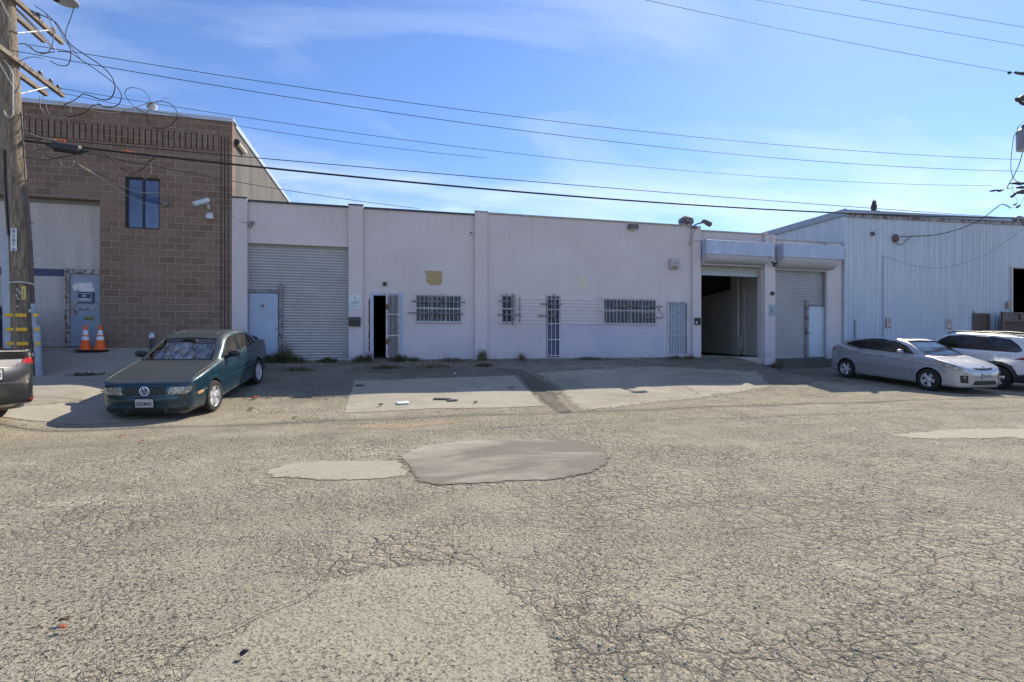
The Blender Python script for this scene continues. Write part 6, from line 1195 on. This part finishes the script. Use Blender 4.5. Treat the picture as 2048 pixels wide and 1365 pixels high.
for (px, lab) in ((1777.5, 'left'), (1898, 'right')):
    s_ = thing('wall_sign', f'small red edged notice on the blue steel wall nearer the {"thin conduit" if lab == "left" else "brown barred door"}', 'sign', P(px, 658, 16.3), group='parking notices on the blue steel wall')
    py0, py1 = (636, 656) if lab == 'left' else (639, 659); x0, x1, z0, z1 = X(px-5, 16.3), X(px+5, 16.3), Z(px, py1, 16.3), Z(px, py0, 16.3)
    MB().cbox(x0, x1, 16.285, 16.30, z0, z1, .003).build('board', plain('sign_pinkish', (.50, .42, .42), .6), s_); M_sr = plain('sign_red', (.28, .07, .06), .6)
    tm = MB(); [tm.box(*e) for e in ((x0+.01, x1-.01, 16.282, 16.284, z1-.025, z1-.015), (x0+.01, x1-.01, 16.282, 16.284, z0+.015, z0+.045), (x0+.01, x0+.016, 16.282, 16.284, z0+.046, z1-.026), (x1-.016, x1-.01, 16.282, 16.284, z0+.046, z1-.026))]
    for k, (w_, s) in enumerate((('PRIVATE', .12), ('PROPERTY', .14), ('NO', .06))): text(tm, s and w_, .05, Matrix.Translation(((x0+x1)/2, 16.283, z1-.075-k*.075))@FACE, w=s, h=.035, bold=.001)
    tm.build('lettering', M_sr, s_)
tag(MB().cbox(X(2017, 16.2), X(2021.5, 16.2), 16.2, 16.26, Z(2019, 618, 16.2), Z(2019, 603, 16.2), .004).build('wall_plate', plain('tan_plate', (.42, .33, .24), .7)), 'tan plate beside the dark opening of the steel warehouse', 'plate')
HN = thing('house_number', 'four small black digits stepping down beside the long barred window', 'house number', P(1322, 640, YF))
for k, ch in enumerate('1556'): tm = MB(); a = P(1317.5+k*3.4, 619.5+k*4.7, YF); text(tm, ch, .1, Matrix.Translation((a.x, YF-.008, a.z))@FACE, w=.042, h=.095, bold=.002); tm.build('digit', M_ink, HN)
# keypad plate on pilaster 5 and fixtures
t, q = box_on_wall('switch_plate', 'scratched grey switch plate on the pilaster between the garage and the last roller door', 'plate', 1538, 609.5, 1550.5, 631.5, .03, plain('plate_bluegrey', (.33, .37, .46), .5), 16.33)
m = MB(); cc_ = ((q[0]+q[1])/2-.03, 16.295, (q[2]+q[3])/2); m.tube([(cc_[0]+.055*math.cos(u), cc_[1], cc_[2]+.085*math.sin(u)) for u in np.linspace(1.0, 5.6, 20)], .008, 5); m.build('ring_handle', M_trim, t)
tag(MB().cbox(X(1541, 16.33), X(1546.5, 16.33), 16.26, 16.329, Z(1543, 591, 16.33), Z(1543, 584, 16.33), .006).build('door_sensor', M_black), 'little black sensor above the switch plate on the pilaster', 'sensor')
t = thing('wall_camera', 'black twin lens camera under the gap between the two shutter hoods', 'camera', P(1547, 527, 16.2))
for a_, b_, r in (((1543, 524), (1548, 527), .035), ((1549, 528), (1555, 526), .03), ((1547, 529), (1549, 533), .035)): MB().tube([P(*a_, 16.2), P(*b_, 16.12)], r, 10).build('housing', M_black, t, smooth='auto')
# pale bracket with drooping lead on the left stucco wall
t = thing('wall_bracket', 'small iron drop bracket near the top of the leftmost stucco bay', 'bracket', P(500, 447, YF))
MB().cbox(X(500, YF), X(507, YF), YF-.05, YF-.001, Z(503, 450, YF), Z(503, 443, YF), .004).build('plate', M_wireg, t); MB().tube(smoothpts(pyy([(487, 446), (494, 444), (497, 452), (502, 456), (504, 448), (510, 445)], [16.3, 16.36, 16.38, 16.38, 16.4, 16.4]), 4), .008, 6).build('lead', M_wire, t)
# ---- on the brick wall
t = thing('security_camera', 'white bullet security camera on the brown block wall', 'camera', P(418, 415, 16.35)); M_cw = plain('camera_white', (.6, .62, .65), .4)
a, b_ = P(389, 409, 15.85), P(417, 401.5, 16.1); m = MB(); d = (b_-a); m.tube([a, a+d*.02, a+d*.98, b_], [.05, .06, .06, .04], 14); m.build('housing', M_cw, t, smooth='auto')
sh = MB(); sh.tube([a-d*.06+Vector((0, 0, .022)), b_+Vector((0, 0, .022))], .062, 14); sh.build('sun_hood', M_cw, t, smooth='auto'); MB().tube([P(415, 408, 16.1), P(416, 413, 16.15), P(420, 415, 16.3)], .02, 8).build('arm', M_cw, t); MB().cbox(X(416), X(421), 16.30, 16.349, Z(418, 419), Z(418, 411), .004).build('mount', M_cw, t)
t, q = box_on_wall('junction_box', 'white square junction box under the bullet camera', 'box', 415, 427, 427, 438.5, .09, M_cw, 16.35)
MB().cbox(q[0]-.03, q[0]-.002, 16.27, 16.33, q[2]+.03, q[2]+.1, .003).build('plug', M_cw, t)
t = thing('wall_insulator', 'grey knob insulator right of the blue window', 'insulator', P(333, 408)); MB().lathe([(0, 0), (.05, .0), (.06, .04), (.04, .07), (.055, .10), (0, .12)], P(333.5, 408.5), (0, -1, 0), 14).build('knob', M_wireg, t, smooth='auto'); MB().tube(smoothpts(pyy([(330, 405), (334, 400), (337, 394), (334, 389)], [16.2]*4), 4), .007, 6).build('hook', M_wire, t)
t = thing('vent_pipe', 'short pipe with a white curved cap at the foot of the block wall', 'pipe', P(302, 690)); z0 = hz(X(300), 16.2)
MB().tube([(X(302, 16.2), 16.2, z0), (X(302, 16.2), 16.2, Z(302, 676, 16.2))], .035, 12).build('stem', plain('pipe_dark', (.06, .055, .05), .7), t); MB().tube(smoothpts([P(302, 677, 16.2), P(301.5, 672, 16.2), P(303.5, 669.5, 16.2), P(305.5, 672, 16.2), P(306, 676, 16.2)], 4), .05, 12).build('cap', M_cw, t, smooth='auto')
t = thing('tube_light', 'pale slanting tube lamp on the concrete side wall of the brick building', 'light', (xR, 17.8, 7.3)); a_, b_ = Vector((xR+.05, 17.0, 0)), Vector((xR+.05, 18.2, 0))
def side(px, py): d = Vector((SA+(px-1024)/FPX*CA, CA-(px-1024)/FPX*SA, (682.5-py)/FPX)); s_ = (xR+.06)/d.x; return Vector((0, 0, EYE))+d*s_
MB().tube([side(474, 285), side(490, 306)], .07, 12).build('housing', plain('tube_cream', (.55, .50, .40), .6), t, smooth='auto'); MB().tube([side(473.2, 284), side(474, 285)], .085, 12).build('end_cap', M_trim, t)
# cones
def cone_at(px, label, first=None):
    x_ = X(px, 16.0); z_ = hz(x_, 16.0)+.012
    if first: c_ = copy_tree(first); c_.location = (x_, 16.0, z_); c_.rotation_euler.z = .5; c_['label'] = label; return c_
    t = thing('traffic_cone', label, 'traffic cone', (0, 0, 0), group='traffic cones by the rusty door')
    HH = .70; rad = lambda h: .135-(.135-.030)*(h/HH)
    MB().cbox(-.18, .18, -.18, .18, 0, .035, .012).build('base', plain('cone_base_black', (.02, .02, .02), .7), t, local=True)
    MB().lathe([(.15, .033), (.142, .05), (rad(.06), .07), (rad(HH), HH), (.018, HH+.005), (.0, HH+.006)], (0, 0, 0), (0, 0, 1), 28).build('body', plain('cone_orange', (1.0, .15, .02), .5, vary=.04), t, smooth='auto', local=True)
    for z0, z1 in ((.30, .40), (.44, .57)): MB().lathe([(rad(z0)+.0015, z0), (rad(z1)+.0015, z1)], (0, 0, 0), (0, 0, 1), 28, cap=False).build('reflective_collar', plain('cone_collar', (.82, .82, .84), .4), t, smooth='auto', local=True)
    t.location = (x_, 16.0, z_); return t
c0 = cone_at(171, 'orange traffic cone standing in front of the rusty blue door')
cone_at(200.5, 'orange traffic cone standing at the block wall corner right of the door', c0)
# ================= weeds and litter
M_weed = NB('weed_green'); g_ = M_weed; p = g_.pos(True); g_.set(g_.mix(g_.ramp(g_.noise(p, 5, 3), .35, .65), (.075, .095, .035), (.17, .165, .075)), .7); M_weed = g_.m
M_weedd = NB('weed_dry'); g_ = M_weedd; p = g_.pos(True); g_.set(g_.mix(g_.ramp(g_.noise(p, 7, 3), .35, .65), (.15, .13, .07), (.24, .20, .12)), .8); M_weedd = g_.m
def weed(label, px, py_h, w, n, tall=0, Y=16.15, mat=None, seed=0, kind=None, name='weed_clump', leafy=.5):
    py_h *= 1.35; n = int(n*1.3)
    rs = random.Random(seed); x0 = X(px, Y); m = MB(); 
    for i in range(n):
        bx = x0+rs.gauss(0, w/2.2); by = Y+rs.uniform(-.12, .1); bz = hz(bx, by)+.005; h = py_h*rs.uniform(.35, 1)*(1-.5*min(1, abs(bx-x0)/w)); a = rs.uniform(0, 6.28); lean = rs.uniform(.1, .6)*h
        d = Vector((math.cos(a), math.sin(a)*.6, 0)); s = Vector((-d.y, d.x, 0))*rs.uniform(.003, .007); p0 = Vector((bx, by, bz)); p1 = p0+Vector((0, 0, h*.6))+d*lean*.35; p2 = p0+Vector((0, 0, h))+d*lean
        m.add([p0-s, p0+s, p1+s*.8, p1-s*.8, p2], [(0, 1, 2, 3), (3, 2, 4)])
        if rs.random() < leafy:
            for k in range(rs.randint(2, 6)):
                t = rs.uniform(.15, 1); q = p0.lerp(p2, t); b_ = Vector((rs.uniform(-1, 1), rs.uniform(-1, 1), rs.uniform(-.1, .8))).normalized()*rs.uniform(.02, .055); c_ = b_.cross(Vector((0, .3, 1))).normalized()*b_.length*.3
                m.add([q, q+b_*.5+c_, q+b_, q+b_*.5-c_], [(0, 1, 2, 3)])
    return tag(m.build(name, mat or M_weed), label, 'weed', 'weeds along the foot of the wall', kind)
weed('low green weeds at the foot of the pale blue door', 540, .22, .55, 520, seed=1)
weed('green weeds spreading in front of the first roller door', 585, .20, .45, 380, seed=2)
weed('tall thin weed rising in front of the first roller door', 576, .62, .16, 110, seed=3, leafy=1)
weed('small weeds at the foot of the first roller door, right end', 655, .11, .3, 330, seed=4)
weed('green weeds at the foot of the second pilaster', 722, .17, .28, 220, seed=5)
weed('weeds beside the open doorway, left of its frame', 738, .26, .12, 130, seed=6)
weed('weeds under the open barred gate', 800, .20, .35, 300, seed=7)
weed('small weeds under the first barred window', 828, .12, .2, 110, seed=8)
weed('dry brown weed tuft at the foot of the middle pilaster', 965, .34, .18, 150, mat=M_weedd, seed=9, Y=16.2)
weed('low green weeds in the crack before the middle pilaster', 968, .08, .28, 160, seed=10, Y=15.4)
weed('dry weed stalk under the narrow barred window', 1043, .26, .14, 90, mat=M_weedd, seed=11)
weed('small weeds at the sill of the barred door near the garage', 1352, .08, .35, 150, mat=M_weedd, seed=12)
weed('weeds and trash at the foot of the pilaster beside the last roller door', 1552, .22, .28, 220, mat=M_weedd, seed=13, Y=15.95)
weed('thin line of grass on the drive behind the green saloon', 170, .05, .45, 140, seed=14, Y=14.0)
weed('grass tuft in the apron crack below the first roller door', 600, .08, .5, 160, seed=21, Y=15.2, mat=M_weedd)
weed('grass in the apron crack below the open doorway', 770, .09, .5, 190, seed=22, Y=15.3)
weed('brown grass in the apron crack left of the middle pilaster', 870, .06, .6, 170, seed=23, Y=15.4, mat=M_weedd)
weed('weeds at the foot of the wall between the barred window and the middle pilaster', 900, .09, .4, 150, seed=24, mat=M_weedd)
weed('short weeds below the lap boards', 1180, .07, .6, 180, seed=25, mat=M_weedd)
weed('weeds and leaf litter at the garage threshold, left corner', 1380, .10, .3, 160, seed=26, mat=M_weedd, Y=16.1)
weed('tall weeds between the pale blue door and the saloon tail', 560, .34, .30, 240, seed=27)
# wind-blown grit and leaf crumbs gathered along the wall foot
rs = random.Random(31); m = MB()
for i in range(2600):
    x_ = rs.uniform(-4.2, 16.5); y_ = 16.3-abs(rs.gauss(0, .35))-(.25 if x_ > 14.3 else 0); z_ = hz(x_, y_)+.012; r = rs.choice((.006, .01, .016, .028))*rs.uniform(.6, 1.2); a_ = rs.uniform(0, 6.28)
    m.add([(x_+math.cos(a_+k*2.1)*r, y_+math.sin(a_+k*2.1)*r, z_+rs.uniform(0, r*.6)) for k in range(3)]+[(x_, y_, z_+r*.7)], [(0, 1, 3), (1, 2, 3), (2, 0, 3)])
tag(m.build('leaf_grit', plain('leaf_grit', (.14, .11, .08), .9, vary=.6, scale=20, world=True)), kind='stuff')
M_leaf = plain('dead_leaf', (.36, .10, .04), .8, vary=.4, scale=30); M_leafb = plain('brown_leaf', (.13, .08, .05), .8, vary=.4, scale=30); M_paper = plain('litter_paper', (.60, .64, .72), .7)
def litter(label, px, py, s, mat, seed, crump=.3, name='leaf', cat='leaf', grp='leaves and scraps on the ground'):
    rs = random.Random(seed); g = G(px, py); m = MB(); n = 9; a0 = rs.uniform(0, 6); ring = []
    for k in range(n): a = a0+k*2*math.pi/n; r = s*rs.uniform(.6, 1.1); ring.append((g.x+math.cos(a)*r, g.y+math.sin(a)*r*.7, hz(g.x, g.y)+.03+rs.uniform(0, crump*s)))
    m.add([(g.x, g.y, hz(g.x, g.y)+.03+crump*s*.9)]+ring+[(x, y, z-.006) for x, y, z in ring]+[(g.x, g.y, hz(g.x, g.y)+.022)], [(0, 1+k, 1+(k+1) % n) for k in range(n)]+[(1+k, 1+n+k, 1+n+(k+1) % n, 1+(k+1) % n) for k in range(n)]+[(1+2*n, 1+n+(k+1) % n, 1+n+k) for k in range(n)])
    return tag(m.build(name, mat), label, cat, grp)
litter('bright red dead leaf on the ground right of the green saloon', 510, 799, .085, M_leaf, 1, .6); litter('smaller brown leaf beside the red one right of the saloon', 538, 796, .05, M_leafb, 2); litter('brown leaf nearer the road, right of the saloon front wheel', 503, 820, .07, M_leafb, 3)
litter('brown leaf at the left edge of the lit concrete slab', 761, 814, .06, M_leafb, 4, .7); litter('brown leaf on the lit concrete slab near its right half', 951, 808, .06, M_leafb, 5, .6); litter('dark leaf litter on the shaded upper slab', 719, 773, .13, M_leafb, 6, .1)
litter('dark scrap in the shaded gutter between the slabs', 1022, 777, .10, M_leafb, 7, .1); litter('orange scrap on the near asphalt at left', 126, 1265, .022, M_leaf, 8, .5); litter('black scrap on the near asphalt left of the big patch', 130, 1250, .03, M_leafb, 9, .5)
litter('red mark of broken plastic on the road before the saloon', 245, 875, .045, M_leaf, 10, .1, 'scrap', 'scrap'); litter('second red scrap on the road before the saloon', 285, 885, .04, M_leaf, 11, .1, 'scrap', 'scrap'); litter('dark twig on the road left of the patches', 590, 837, .06, M_leafb, 12, .1, 'scrap', 'scrap')
litter('white scrap by the kerb crack behind the silver hatchback', 1676, 752, .07, M_paper, 13, .2, 'scrap', 'scrap'); litter('tiny white scrap on the apron left of the middle pilaster', 910, 750, .05, M_paper, 14, .6, 'scrap', 'scrap'); litter('white wrapper in the weeds by the barred gate', 815, 727, .06, M_paper, 15, .4, 'scrap', 'scrap'); litter('black stone on the near asphalt below the big patch', 488, 1322, .022, M_trim, 16, .9, 'scrap', 'scrap')
def sheetp(label, px, py, w, h, rot, mat):
    g = G(px, py); c_, s_ = math.cos(rot), math.sin(rot); m = MB(); pts = [(-w, -h), (w, -h), (w, h), (-w, h)]; top = [(g.x+a*c_-b_*s_, g.y+a*s_+b_*c_) for a, b_ in pts]
    m.add([(x, y, hz(x, y)+.034) for x, y in top]+[(x, y, hz(x, y)+.024) for x, y in top], [(0, 1, 2, 3), (7, 6, 5, 4), (0, 4, 5, 1), (1, 5, 6, 2), (2, 6, 7, 3), (3, 7, 4, 0)]); return tag(m.build('paper_sheet', mat), label, 'paper', 'papers lying on the slab')
sheetp('white sheet of paper lying on the concrete slab', 806, 808, .13, .10, .15, M_paper); sheetp('dark flattened cardboard lying on the lit slab', 885, 800, .20, .07, -.1, plain('dark_card', (.06, .055, .06), .8)); sheetp('dark torn card beside the flattened cardboard on the slab', 905, 803, .12, .06, .2, plain('dark_card', (.06, .055, .06), .8))
